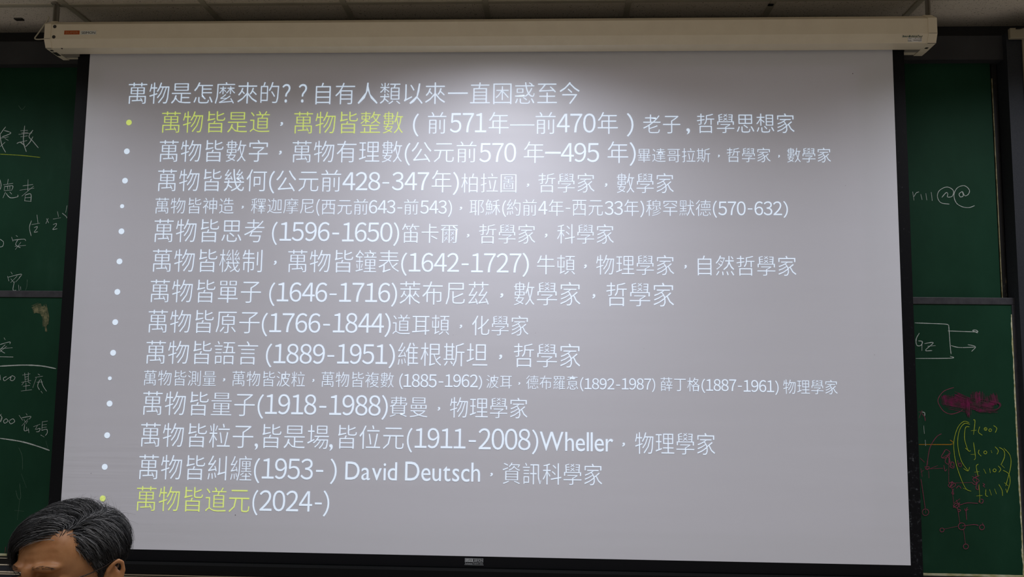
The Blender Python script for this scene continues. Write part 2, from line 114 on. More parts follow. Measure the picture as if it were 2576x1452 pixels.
CHALK_LOWER_RIGHT = [
 ('white chalk box with two arrows', [([(2301.8, 812.6), (2374.3, 815.3), (2385.8, 818.4)], 1.0, 'w'), ([(2386.6, 818.4), (2389.7, 862.8), (2392.4, 890.6)], 1.0, 'w'), ([(2304.1, 902.1), (2394.3, 901.3), (2390.5, 896.7)], 1.0, 'w'), ([(2385.1, 832.7), (2447.5, 835), (2459.9, 835), (2455.2, 830.8), (2446.8, 831.9), (2459.1, 837.7)], 1.0, 'w'), ([(2392.8, 869.7), (2412.8, 874.4), (2451.4, 873.6)], 1.0, 'w'), ([(2435.2, 867.4), (2453.7, 872.4), (2444.5, 884)], 1.0, 'w'), ([(2312.6, 838.5), (2304.8, 853.1), (2306.4, 868.6), (2316.4, 869.3), (2320.3, 859.7), (2310.6, 857.8)], 1.0, 'w'), ([(2319.5, 859.7), (2319.1, 882.1)], 1.0, 'w'), ([(2326.1, 864.7), (2348, 862.4), (2328, 881.3), (2344.2, 882.1)], 1.0, 'w'), ([(2333.8, 871.3), (2353.1, 869.7)], 1.0, 'w')]),
 ('rubbed magenta chalk smear', [([(2379, 995.3), (2382.1, 1018.7)], 15, 'm'), ([(2377.4, 1010.9), (2436.5, 1021.8)], 15, 'm'), ([(2399.2, 1000), (2439.7, 1017.1)], 15, 'm'), ([(2442.8, 1015.6), (2470.8, 1021.8)], 15, 'm'), ([(2458.3, 987.6), (2459.9, 1018.7)], 15, 'm'), ([(2494.1, 992.2), (2500.3, 1018.7)], 15, 'm'), ([(2467.7, 1018.7), (2498.8, 1024.9)], 15, 'm'), ([(2455.2, 1032.7), (2506.6, 1032.7)], 4.5, 'm'), ([(2432.8, 1004.7), (2435, 1048.2)], 4.5, 'm'), ([(2439, 1004.7), (2437.2, 1048.2)], 4.5, 'm'), ([(2489.4, 1009.3), (2514.3, 1015.6), (2512.8, 1026.5), (2498.8, 1032.7)], 2.5, 'm')]),
 ('pink chalk circuit diagram', [([(2399.2, 975.1), (2374.3, 984.4), (2360.3, 1003.1), (2361.8, 1017.1), (2374.3, 1034.9), (2393, 1042), (2414.8, 1035.8), (2421.6, 1030.5)], 0.85, 'p'), ([(2311.4, 1036.7), (2324.5, 1036.7)], 0.85, 'p'), ([(2319.8, 1032.7), (2312, 1051.4)], 0.85, 'p'), ([(2319.8, 1040.5), (2326.1, 1049.8), (2327.6, 1059.1)], 0.85, 'p'), ([(2368.1, 1091.8), (2355.6, 1099.6), (2340.1, 1124.5), (2333.8, 1155.6), (2330.7, 1177.4)], 0.85, 'p'), ([(2333.8, 1154.1), (2333.8, 1169.6)], 0.85, 'p'), ([(2314.5, 1152.5), (2326.1, 1163.4)], 0.85, 'p'), ([(2316.7, 1179), (2319.8, 1199.2)], 0.85, 'p'), ([(2316.7, 1188.3), (2322.9, 1183.6)], 0.85, 'p'), ([(2336, 1185.2), (2336.9, 1202.3)], 0.85, 'p'), ([(2326.1, 1174.3), (2332.3, 1182.1), (2337.6, 1174.9), (2327.6, 1174.3)], 0.85, 'p'), ([(2327.6, 1179.9), (2371.2, 1178.3)], 0.85, 'p'), ([(2336.9, 1180.5), (2358.7, 1171.8)], 0.85, 'p'), ([(2377.4, 1133.8), (2368.1, 1149.4), (2377.4, 1152.5), (2389.9, 1140.1), (2380.5, 1131.3), (2374.3, 1136.9)], 0.85, 'p'), ([(2369.6, 1152.5), (2386.7, 1143.2)], 0.85, 'p'), ([(2383.6, 1146.3), (2377.4, 1161.8), (2386.7, 1168.1), (2388.3, 1155.6), (2383.6, 1149.4)], 0.85, 'p'), ([(2386.7, 1155.6), (2386.7, 1214.8)], 0.85, 'p'), ([(2386.7, 1140.1), (2391.4, 1168.1), (2399.2, 1174.3)], 0.85, 'p'), ([(2394.5, 1161.8), (2389.9, 1174.3), (2399.2, 1177.4), (2399.2, 1165), (2393, 1161.8)], 0.85, 'p'), ([(2409.2, 1158.7), (2411.6, 1172.7), (2418.5, 1173.4), (2416.3, 1165), (2411, 1168.1)], 0.85, 'p'), ([(2374.3, 1171.2), (2377.4, 1185.2), (2382.1, 1180.5)], 0.85, 'p'), ([(2386.7, 1214.8), (2399.2, 1214.8), (2403.9, 1221), (2393, 1227.2), (2385.2, 1221), (2396.1, 1211.6), (2389.9, 1225.6), (2399.2, 1216.3)], 0.85, 'p'), ([(2403.9, 1215.4), (2445.9, 1214.1)], 0.85, 'p'), ([(2394.5, 1228.8), (2399.2, 1242.8), (2394.5, 1241.2), (2399.2, 1230.3)], 0.85, 'p'), ([(2405.4, 1228.8), (2412.3, 1222.5), (2417.9, 1229.7)], 0.85, 'p'), ([(2445.9, 1199.2), (2463, 1208.5), (2455.2, 1214.8), (2447.4, 1205.4), (2464.6, 1196.1)], 0.85, 'p'), ([(2453.7, 1193), (2458.3, 1217.9)], 0.85, 'p'), ([(2445.9, 1214.8), (2452.1, 1219.4), (2458.3, 1214.8)], 0.85, 'p'), ([(2472.3, 1216.3), (2477, 1219.4), (2473.3, 1222.2), (2477.6, 1226)], 0.85, 'p'), ([(2456.8, 1217.9), (2455.2, 1228.8), (2461.4, 1231.9), (2460.8, 1221)], 0.85, 'p'), ([(2396.1, 1239.7), (2399.2, 1267.7)], 0.85, 'p'), ([(2399.2, 1266.1), (2414.8, 1255.2)], 0.85, 'p'), ([(2397.6, 1270.8), (2407, 1278.6), (2413.2, 1267.7), (2402.3, 1267.7), (2399.2, 1277), (2414.8, 1264.6)], 0.85, 'p'), ([(2405.4, 1258.3), (2414.8, 1277)], 0.85, 'p'), ([(2414.8, 1270.8), (2433.4, 1265.5), (2459.9, 1266.7)], 0.85, 'p'), ([(2464.6, 1256.8), (2463, 1263), (2470.8, 1266.1), (2473.3, 1258.3), (2467.7, 1255.8)], 0.85, 'p'), ([(2408.5, 1277), (2414.8, 1317.5)], 0.85, 'p'), ([(2408.5, 1278.6), (2411.6, 1287.9), (2416.3, 1283.2), (2410.1, 1281.7)], 0.85, 'p'), ([(2427.2, 1280.1), (2428.8, 1284.8), (2435.6, 1281.7)], 0.85, 'p'), ([(2433.4, 1277), (2430.3, 1286.3), (2431.9, 1308.1)], 0.85, 'p'), ([(2427.7, 1326.9), (2424.6, 1331.3), (2419.3, 1333), (2414.2, 1331.2), (2411, 1326.7), (2411.3, 1321.3), (2414.7, 1317), (2420, 1315.6), (2425.1, 1317.7), (2427.9, 1322.4), (2427.4, 1327.8)], 0.85, 'p'), ([(2374.3, 1331.5), (2411.6, 1323.7)], 0.85, 'p'), ([(2421, 1323.7), (2449, 1320), (2461.4, 1322.1)], 0.85, 'p'), ([(2374.4, 1335.1), (2372.6, 1337.7), (2369.6, 1338.6), (2366.6, 1337.6), (2364.8, 1335), (2365, 1331.9), (2366.9, 1329.5), (2370, 1328.7), (2372.9, 1329.9), (2374.5, 1332.5), (2374.2, 1335.7)], 0.85, 'p'), ([(2476.1, 1328.6), (2473.8, 1331.8), (2470.1, 1333), (2466.4, 1331.8), (2464.2, 1328.5), (2464.3, 1324.6), (2466.8, 1321.6), (2470.6, 1320.6), (2474.2, 1322.1), (2476.2, 1325.4), (2475.8, 1329.3)], 0.85, 'p'), ([(2470.8, 1315.9), (2473.9, 1320.6)], 0.85, 'p'), ([(2424.1, 1333), (2428.8, 1370.4)], 0.85, 'p'), ([(2435.6, 1376.9), (2433.4, 1380.1), (2429.6, 1381.3), (2425.9, 1380), (2423.7, 1376.8), (2423.9, 1372.9), (2426.3, 1369.8), (2430.1, 1368.8), (2433.7, 1370.3), (2435.8, 1373.7), (2435.4, 1377.6)], 0.85, 'p'), ([(2316.7, 1205.4), (2321.4, 1236.5), (2327.6, 1280.1)], 0.85, 'p'), ([(2336, 1291.2), (2333, 1295.4), (2328.2, 1296.9), (2323.3, 1295.3), (2320.5, 1291.1), (2320.7, 1286), (2323.8, 1282), (2328.8, 1280.8), (2333.5, 1282.7), (2336.1, 1287), (2335.6, 1292.1)], 0.85, 'p'), ([(2328.2, 1281.7), (2328.5, 1291)], 0.85, 'p')]),
 ('orange chalk line with arrowhead', [([(2312.7, 1118.6), (2391.4, 1118.6)], 2.2, 'o'), ([(2390.5, 1107.4), (2399.2, 1115.2), (2390.5, 1118.3)], 1.2, 'o'), ([(2319.8, 1036.7), (2326.1, 1038.9), (2326.1, 1046.1)], 1, 'w'), ([(2323.6, 1071.6), (2325.4, 1090.9)], 1, 'w'), ([(2327.6, 1107.4), (2328.5, 1121.4)], 1, 'w')]),
 ('yellow chalk list of bracketed numbers with arrows', [([(2449, 1056.6), (2452.7, 1059.8), (2449, 1093.4)], 0.9, 'y'), ([(2442.8, 1084), (2455.8, 1082.5)], 0.9, 'y'), ([(2464.6, 1074.1), (2461.4, 1087.1), (2470.8, 1094.9)], 0.9, 'y'), ([(2482.4, 1080.4), (2481.2, 1082.1), (2479.1, 1082.8), (2477.1, 1082.1), (2475.9, 1080.3), (2476, 1078.2), (2477.3, 1076.5), (2479.4, 1075.9), (2481.4, 1076.8), (2482.5, 1078.6), (2482.3, 1080.8)], 0.9, 'y'), ([(2477.6, 1076.3), (2480.7, 1083.4)], 0.9, 'y'), ([(2494.3, 1083.5), (2493, 1085.2), (2491, 1085.9), (2488.9, 1085.2), (2487.7, 1083.4), (2487.8, 1081.3), (2489.2, 1079.6), (2491.2, 1079.1), (2493.2, 1079.9), (2494.3, 1081.7), (2494.1, 1083.9)], 0.9, 'y'), ([(2499.7, 1071), (2507.5, 1077.8), (2503.5, 1088.7)], 0.9, 'y'), ([(2449, 1113.6), (2453.7, 1149.4), (2450.5, 1157.2)], 0.9, 'y'), ([(2442.1, 1143.8), (2453.7, 1143.2)], 0.9, 'y'), ([(2463, 1132.3), (2461.4, 1140.1), (2468.3, 1147.8)], 0.9, 'y'), ([(2482.1, 1139.6), (2480.8, 1141.5), (2478.5, 1142.2), (2476.3, 1141.5), (2475, 1139.5), (2475.1, 1137.2), (2476.5, 1135.4), (2478.8, 1134.8), (2481, 1135.7), (2482.2, 1137.7), (2482, 1140)], 0.9, 'y'), ([(2493.5, 1133.8), (2495.1, 1139.4)], 0.9, 'y'), ([(2503.5, 1124.5), (2511.2, 1133.8), (2508.1, 1143.2)], 0.9, 'y'), ([(2460.8, 1168.1), (2455.8, 1174.3), (2460.8, 1199.2)], 0.9, 'y'), ([(2451.5, 1188.3), (2463, 1186.7)], 0.9, 'y'), ([(2474.8, 1180.5), (2480.1, 1191.4)], 0.9, 'y'), ([(2489.4, 1179), (2491.3, 1189.9)], 0.9, 'y'), ([(2505.5, 1184.7), (2504.1, 1186.6), (2501.9, 1187.4), (2499.6, 1186.6), (2498.3, 1184.7), (2498.4, 1182.3), (2499.9, 1180.5), (2502.2, 1179.9), (2504.3, 1180.8), (2505.5, 1182.8), (2505.3, 1185.1)], 0.9, 'y'), ([(2511.2, 1172.7), (2517.5, 1180.5), (2512.8, 1188.3)], 0.9, 'y'), ([(2463, 1219.4), (2465.2, 1264.6)], 0.9, 'y'), ([(2456.8, 1248.1), (2470.8, 1246.8)], 0.9, 'y'), ([(2480.1, 1231.9), (2479.5, 1245.9), (2484.8, 1249)], 0.9, 'y'), ([(2489.4, 1231.9), (2494.1, 1245.9)], 0.9, 'y'), ([(2501.9, 1230.3), (2506.6, 1242.8)], 0.9, 'y'), ([(2512.8, 1219.4), (2520.6, 1233.4), (2522.1, 1247.4)], 0.9, 'y'), ([(2438.1, 1063.8), (2424.1, 1060.7), (2408.5, 1077.8), (2399.2, 1115.2), (2403.9, 1161.8), (2417.9, 1205.4), (2430.3, 1230.3), (2442.8, 1235.9)], 0.9, 'y'), ([(2439.7, 1067.8), (2425.6, 1066), (2413.2, 1084), (2409.2, 1118.3), (2417.9, 1158.7), (2435, 1184.3)], 0.9, 'y'), ([(2438.1, 1074.1), (2428.8, 1076.3), (2426.3, 1102.7), (2431.9, 1124.5), (2436.5, 1135.4)], 0.9, 'y'), ([(2423.5, 1228.8), (2431.9, 1231.9)], 0.9, 'y'), ([(2428.8, 1127.6), (2438.1, 1135.4), (2441.2, 1133.8)], 0.9, 'y'), ([(2424.1, 1179), (2435, 1185.2), (2439, 1175.8)], 0.9, 'y'), ([(2514.3, 1126.1), (2525.2, 1133.8), (2526.8, 1149.4), (2519, 1168.1)], 0.9, 'y'), ([(2525.2, 1127.6), (2540.8, 1146.3), (2542.4, 1174.3), (2529.9, 1222.5)], 0.9, 'y'), ([(2517.5, 1168.1), (2526.8, 1177.4)], 0.9, 'y'), ([(2523.7, 1183.6), (2537.7, 1193), (2540.8, 1214.8), (2533, 1239.7)], 0.9, 'y'), ([(2526.8, 1214.8), (2536.1, 1222.5)], 0.9, 'y'), ([(2529.9, 1230.3), (2533.6, 1240.3)], 0.9, 'y')]),
]

# ---------------------------------------------------------------- helpers
def at(u, v, y):
    """the point of the plane Y = y that the photograph shows at pixel (u, v)"""
    dr = ROWS[0] * ((u - CX) / F_PX) + ROWS[1] * ((v - CY) / F_PX) + ROWS[2]
    return CAM_POS + dr * ((y - CAM_POS.y) / dr.y)
def atz(u, v, z):
    dr = ROWS[0] * ((u - CX) / F_PX) + ROWS[1] * ((v - CY) / F_PX) + ROWS[2]
    return CAM_POS + dr * ((z - CAM_POS.z) / dr.z)

def mat(name, base, rough=0.6, spec=0.3, metal=0.0, emit=None, estr=0.0):
    m = bpy.data.materials.new(name)
    m.use_nodes = True
    b = m.node_tree.nodes['Principled BSDF']
    b.inputs['Base Color'].default_value = (*base, 1)
    b.inputs['Roughness'].default_value = rough
    b.inputs['Specular IOR Level'].default_value = spec
    b.inputs['Metallic'].default_value = metal
    if emit:
        b.inputs['Emission Color'].default_value = (*emit, 1)
        b.inputs['Emission Strength'].default_value = estr
    return m
def nodes(m):
    return m.node_tree.nodes, m.node_tree.links, m.node_tree.nodes['Principled BSDF']
def coord(m, scale=(1, 1, 1)):
    n, l, b = nodes(m)
    tc = n.new('ShaderNodeTexCoord')
    mp = n.new('ShaderNodeMapping')
    mp.inputs['Scale'].default_value = scale
    l.new(tc.outputs['Object'], mp.inputs['Vector'])
    return mp.outputs['Vector']
def noise_tex(m, vec, scale, detail=4, rough=0.55):
    n, l, b = nodes(m)
    t = n.new('ShaderNodeTexNoise')
    t.inputs['Scale'].default_value = scale
    t.inputs['Detail'].default_value = detail
    t.inputs['Roughness'].default_value = rough
    l.new(vec, t.inputs['Vector'])
    return t.outputs['Fac']
def ramp(m, fac, stops):
    n, l, b = nodes(m)
    t = n.new('ShaderNodeValToRGB')
    e = t.color_ramp.elements
    while len(e) < len(stops):
        e.new(0.5)
    for el, (p, c) in zip(e, stops):
        el.position = p
        el.color = (*c, 1)
    l.new(fac, t.inputs['Fac'])
    return t.outputs['Color']
def bump(m, fac, strength, dist=0.002):
    n, l, b = nodes(m)
    t = n.new('ShaderNodeBump')
    t.inputs['Strength'].default_value = strength
    t.inputs['Distance'].default_value = dist
    l.new(fac, t.inputs['Height'])
    l.new(t.outputs['Normal'], b.inputs['Normal'])
def noisy(name, c0, c1, scale, rough=0.6, spec=0.3, stretch=(1, 1, 1), bmp=0.0, lo=0.35, hi=0.65, metal=0.0):
    m = mat(name, c0, rough, spec, metal)
    fac = noise_tex(m, coord(m, stretch), scale)
    n, l, b = nodes(m)
    l.new(ramp(m, fac, [(lo, c0), (hi, c1)]), b.inputs['Base Color'])
    if bmp:
        bump(m, fac, bmp)
    return m

def link(name, bm, m, parent=None, smooth=False, label=None, kind=None):
    me = bpy.data.meshes.new(name)
    bm.to_mesh(me)
    bm.free()
    if m:
        me.materials.append(m)
    if smooth:
        for p in me.polygons:
            p.use_smooth = True
    o = bpy.data.objects.new(name, me)
    COL.objects.link(o)
    if parent:
        o.parent = parent
        if parent.type == 'EMPTY':
            o.matrix_parent_inverse = parent.matrix_basis.inverted()
    if label:
        o['label'] = label
    if kind:
        o['kind'] = kind
    return o
def thing(name, label, cat, loc=(0, 0, 0), group=None):
    o = bpy.data.objects.new(name, None)
    o.empty_display_size = 0.1
    COL.objects.link(o)
    o.location = loc
    o['label'] = label
    o['category'] = cat
    if group:
        o['group'] = group
    return o
def tag(o, label, cat, group=None):
    o['label'] = label
    o['category'] = cat
    if group:
        o['group'] = group
    return o
def box(bm, x0, x1, y0, y1, z0, z1, bevel=0.0):
    vs = [bm.verts.new((x, y, z)) for z in (z0, z1) for y in (y0, y1) for x in (x0, x1)]
    fs = [bm.faces.new([vs[i] for i in q]) for q in ((0, 2, 3, 1), (4, 5, 7, 6), (0, 1, 5, 4), (2, 6, 7, 3), (0, 4, 6, 2), (1, 3, 7, 5))]
    if bevel:
        es = list({e for f_ in fs for e in f_.edges})
        bmesh.ops.bevel(bm, geom=es, offset=bevel, segments=2, affect='EDGES', profile=0.5)
def boxbm(*a, **k):
    bm = bmesh.new()
    box(bm, *a, **k)
    return bm
def prism(bm, prof, x0, x1):
    """a closed (y, z) outline pushed from x0 to x1"""
    a = [bm.verts.new((x0, y, z)) for y, z in prof]
    b = [bm.verts.new((x1, y, z)) for y, z in prof]
    n = len(prof)
    bm.faces.new(a)
    bm.faces.new(b[::-1])
    for i in range(n):
        j = (i + 1) % n
        bm.faces.new((a[j], a[i], b[i], b[j]))
    bmesh.ops.recalc_face_normals(bm, faces=bm.faces)
def tube(bm, pts, rad, seg=8, caps=True):
    pts = [Vector(p) for p in pts]
    rads = rad if isinstance(rad, (list, tuple)) else [rad] * len(pts)
    rings = []
    t0 = (pts[1] - pts[0]).normalized()
    up = Vector((1, 0, 0)) if abs(t0.x) < 0.6 else Vector((0, 1, 0))
    for i, p in enumerate(pts):
        t = (pts[min(i + 1, len(pts) - 1)] - pts[max(i - 1, 0)]).normalized()
        a = (up - t * up.dot(t)).normalized()
        up = a
        b = t.cross(a)
        rings.append([bm.verts.new(p + (a * math.cos(k * math.tau / seg) + b * math.sin(k * math.tau / seg)) * rads[i]) for k in range(seg)])
    for r0, r1 in zip(rings, rings[1:]):
        for k in range(seg):
            bm.faces.new((r0[k], r0[(k + 1) % seg], r1[(k + 1) % seg], r1[k]))
    if caps:
        bm.faces.new(rings[0][::-1])
        bm.faces.new(rings[-1])
def disc(bm, c, r, y, n=20, depth=0.0015):
    """a small round button facing the room"""
    lo = [bm.verts.new((c[0] + r * math.cos(k * math.tau / n), y, c[1] + r * math.sin(k * math.tau / n))) for k in range(n)]
    hi = [bm.verts.new((v.co.x, y + depth, v.co.z)) for v in lo]
    bm.faces.new(lo)
    bm.faces.new(hi[::-1])
    for k in range(n):
        bm.faces.new((lo[k], hi[k], hi[(k + 1) % n], lo[(k + 1) % n]))
    bmesh.ops.recalc_face_normals(bm, faces=bm.faces)

# glyph outlines come from the text curve of a single character
GLYPHS = {}
_tc = bpy.data.curves.new('glyph', 'FONT')
_to = bpy.data.objects.new('glyph', _tc)
COL.objects.link(_to)
_tc.resolution_u = 2
_tc.fill_mode = 'FRONT'
THIN_LIMIT = {'\u5e7e': -0.0085, '\u610f': -0.009}              # outlines that fold over themselves when thinned further
def glyph(ch, thin):
    return glyph_raw(ch, max(thin, THIN_LIMIT.get(ch, -1.0)))
def glyph_raw(ch, thin):
    key = (ch, thin)
    if key not in GLYPHS:
        _tc.resolution_u = 2 if ord(ch) < 0xFF00 and ord(ch) > 0x3000 else 4
        _tc.body = ch
        _tc.offset = thin
        bpy.context.view_layer.update()
        ev = _to.evaluated_get(bpy.context.evaluated_depsgraph_get())
        me = ev.to_mesh()
        vs = [(v.co.x, v.co.y) for v in me.vertices]
        fs = [tuple(p.vertices) for p in me.polygons]
        ev.to_mesh_clear()
        GLYPHS[key] = (vs, fs)
    return GLYPHS[key]
WIDE = {c: chr(ord(c) - 0x21 + 0xFF01) for c in '0123456789()?'}
def text_flat(text, thin, adv_digit=0.575):
    """vertices and faces of a run of characters, in em units"""
    V, Fc, x = [], [], 0.0
    latin = text[0].isascii() and text[0].isalpha()
    for ch in text:
        if ch == ' ':
            x += 0.3
            continue
        vs, fs = glyph(WIDE.get(ch, ch), thin)
        o = len(V)
        if latin:
            x0 = min(v[0] for v in vs); w = max(v[0] for v in vs) - x0
            V += [(x + a - x0, b) for a, b in vs]
            x += w + 0.085
        else:
            V += [(x + a, b) for a, b in vs]
            x += adv_digit if ch.isdigit() else 1.0
        Fc += [tuple(i + o for i in f_) for f_ in fs]
    return V, Fc
def fit_text(bm, text, x0, x1, z0, z1, y, thin=0.0):
    """lay a run of characters into the rectangle x0..x1, z0..z1 of the plane Y = y"""
    if text == '-':
        q = [bm.verts.new(p) for p in ((x0, y, z0), (x1, y, z0), (x1, y, z1), (x0, y, z1))]
        bm.faces.new(q)
        return
    V, Fc = text_flat(text, thin)
    ax, bx = min(v[0] for v in V), max(v[0] for v in V)
    az, bz = min(v[1] for v in V), max(v[1] for v in V)
    vs = [bm.verts.new((x0 + (a - ax) / (bx - ax) * (x1 - x0), y, z0 + (b - az) / (bz - az) * (z1 - z0))) for a, b in V]
    for f_ in Fc:
        try:
            bm.faces.new([vs[i] for i in f_])
        except ValueError:
            pass
def px_text(bm, text, u0, u1, v0, v1, y, thin=0.0):
    vm, um = (v0 + v1) / 2, (u0 + u1) / 2
    fit_text(bm, text, at(u0, vm, y).x, at(u1, vm, y).x, at(um, v1, y).z, at(um, v0, y).z, y, thin)

def smooth_path(pts, n=5):
    if len(pts) < 3:
        return pts
    P = [pts[0]] + list(pts) + [pts[-1]]
    out = []
    for i in range(1, len(P) - 2):
        p0, p1, p2, p3 = P[i - 1:i + 3]
        for k in range(n):
            t = k / n
            out.append(tuple(0.5 * (2 * b + (c - a) * t + (2 * a - 5 * b + 4 * c - e) * t * t + (3 * b - a - 3 * c + e) * t ** 3) for a, b, c, e in zip(p0, p1, p2, p3)))
    out.append(tuple(P[-2]))
    return out
def chalk_stroke(bm, pts, width, y):
    """a thin raised ribbon of chalk on the plane Y = y"""
    P = [Vector((p.x, p.z)) for p in (at(u, v, y) for u, v in smooth_path(pts))]
    n = len(P)
    L, R = [], []
    for i in range(n):
        t = (P[min(i + 1, n - 1)] - P[max(i - 1, 0)])
        if t.length < 1e-7:
            t = Vector((1, 0))
        t.normalize()
        taper = 0.62 if (i == 0 or i == n - 1) else 1.0
        w = width * taper * (0.8 + 0.4 * random.random())
        nn = Vector((-t.y, t.x)) * w / 2
        e = t * (width * 0.3) * (-1 if i == 0 else 1 if i == n - 1 else 0)
        yi = y - 0.000008 * i
        L.append(bm.verts.new((P[i].x + nn.x + e.x, yi, P[i].y + nn.y + e.y)))
        R.append(bm.verts.new((P[i].x - nn.x + e.x, yi, P[i].y - nn.y + e.y)))
    for i in range(n - 1):
        bm.faces.new((L[i], L[i + 1], R[i + 1], R[i]))

# ---------------------------------------------------------------- materials
M_wall = noisy('dark_grey_paint', (0.030, 0.031, 0.034), (0.040, 0.041, 0.044), 6, 0.6, 0.25)
M_side = noisy('grey_blue_paint', (0.024, 0.027, 0.032), (0.030, 0.033, 0.039), 160, 0.6, 0.15)
M_recess = mat('black_recess', (0.010, 0.009, 0.008), 0.6, 0.2)
M_frame = noisy('dark_board_frame', (0.034, 0.034, 0.040), (0.050, 0.050, 0.056), 30, 0.5, 0.3, (1, 1, 1))
M_floor = noisy('terrazzo_floor', (0.34, 0.31, 0.27), (0.40, 0.365, 0.32), 40, 0.45, 0.35)
M_beige_wall = mat('beige_wall_paint', (0.30, 0.265, 0.19), 0.7, 0.2)
M_case = noisy('beige_enamel', (0.76, 0.68, 0.52), (0.80, 0.72, 0.555), 14, 0.42, 0.35)
M_bracket = mat('bracket_steel', (0.24, 0.225, 0.19), 0.5, 0.3)
M_black = mat('black_vinyl', (0.0045, 0.005, 0.0065), 0.5, 0.12)
M_screw = mat('dark_screw', (0.03, 0.028, 0.022), 0.4, 0.5)
M_bar = mat('black_bar', (0.004, 0.0045, 0.005), 0.45, 0.12)
M_tbar = noisy('ceiling_grid_enamel', (0.46, 0.43, 0.34), (0.52, 0.49, 0.39), 9, 0.55, 0.3)
M_alu = mat('worn_aluminium', (0.62, 0.55, 0.42), 0.35, 0.5)

def worn_black():
    m = mat('worn_black_border', (0.0045, 0.005, 0.0065), 0.5, 0.12)
    n, l, b = nodes(m)
    v = coord(m)
    f1 = noise_tex(m, v, 62, 6, 0.7)
    sp = n.new('ShaderNodeSeparateXYZ')
    l.new(v, sp.inputs[0])
    m1 = n.new('ShaderNodeMath'); m1.operation = 'MULTIPLY_ADD'
    l.new(sp.outputs['Z'], m1.inputs[0]); m1.inputs[1].default_value = -0.26; m1.inputs[2].default_value = 0.26 * 1.80
    m1.use_clamp = True
    m2 = n.new('ShaderNodeMath'); m2.operation = 'MINIMUM'
    l.new(m1.outputs[0], m2.inputs[0]); m2.inputs[1].default_value = 0.065
    m3 = n.new('ShaderNodeMath'); m3.operation = 'ADD'
    l.new(f1, m3.inputs[0]); l.new(m2.outputs[0], m3.inputs[1])
    l.new(ramp(m, m3.outputs[0], [(0.60, (0.0045, 0.005, 0.0065)), (0.68, (0.020, 0.022, 0.026)), (0.75, (0.15, 0.16, 0.17))]), b.inputs['Base Color'])
    return m
M_worn = worn_black()

def ceiling_mat():
    m = mat('mineral_fibre_tile', (0.52, 0.46, 0.38), 0.9, 0.1)
    n, l, b = nodes(m)
    v = coord(m)
    vo = n.new('ShaderNodeTexVoronoi')
    vo.inputs['Scale'].default_value = 120
    vo.inputs['Randomness'].default_value = 1.0
    l.new(v, vo.inputs['Vector'])
    f2 = noise_tex(m, v, 70, 3)
    mt = n.new('ShaderNodeMath'); mt.operation = 'MULTIPLY_ADD'
    l.new(f2, mt.inputs[0]); mt.inputs[1].default_value = 0.9
    l.new(vo.outputs['Distance'], mt.inputs[2])
    l.new(ramp(m, mt.outputs[0], [(0.53, (0.17, 0.15, 0.12)), (0.63, (0.76, 0.69, 0.58)), (0.95, (0.82, 0.75, 0.64))]), b.inputs['Base Color'])
    bump(m, mt.outputs[0], 0.4, 0.003)
    return m
M_ceil = ceiling_mat()

def board_mat():
    m = mat('green_chalkboard', (0.010, 0.040, 0.022), 0.6, 0.10)
    n, l, b = nodes(m)
    f1 = noise_tex(m, coord(m, (1.2, 1, 0.7)), 3.2, 6, 0.6)
    l.new(ramp(m, f1, [(0.36, (0.0075, 0.039, 0.0200)), (0.60, (0.0102, 0.048, 0.0255)), (0.78, (0.020, 0.066, 0.040))]), b.inputs['Base Color'])
    return m
M_board = board_mat()

def chalk_mat(name, c, lo=0.28, hi=0.50, under=(0.012, 0.045, 0.025), sc=260):
    m = mat(name, c, 0.95, 0.0)
    n, l, b = nodes(m)
    f1 = noise_tex(m, coord(m), sc, 3, 0.7)
    mix = tuple(a * 0.30 + u * 0.70 for a, u in zip(c, under))
    l.new(ramp(m, f1, [(lo, mix), (hi, c)]), b.inputs['Base Color'])
    return m
CHALK = {'w': chalk_mat('white_chalk', (0.47, 0.52, 0.49)), 'y': chalk_mat('yellow_chalk', (0.34, 0.42, 0.045)),
         'f': chalk_mat('faint_white_chalk', (0.10, 0.16, 0.12)), 's': chalk_mat('beige_smudge', (0.26, 0.235, 0.13), 0.40, 0.70, sc=60),
         'p': chalk_mat('pink_chalk', (0.24, 0.055, 0.095)), 'm': chalk_mat('magenta_chalk', (0.17, 0.022, 0.075), 0.36, 0.66, sc=40),
         'o': chalk_mat('orange_chalk', (0.30, 0.16, 0.022)), 'd': chalk_mat('dark_pink_chalk', (0.15, 0.035, 0.06))}

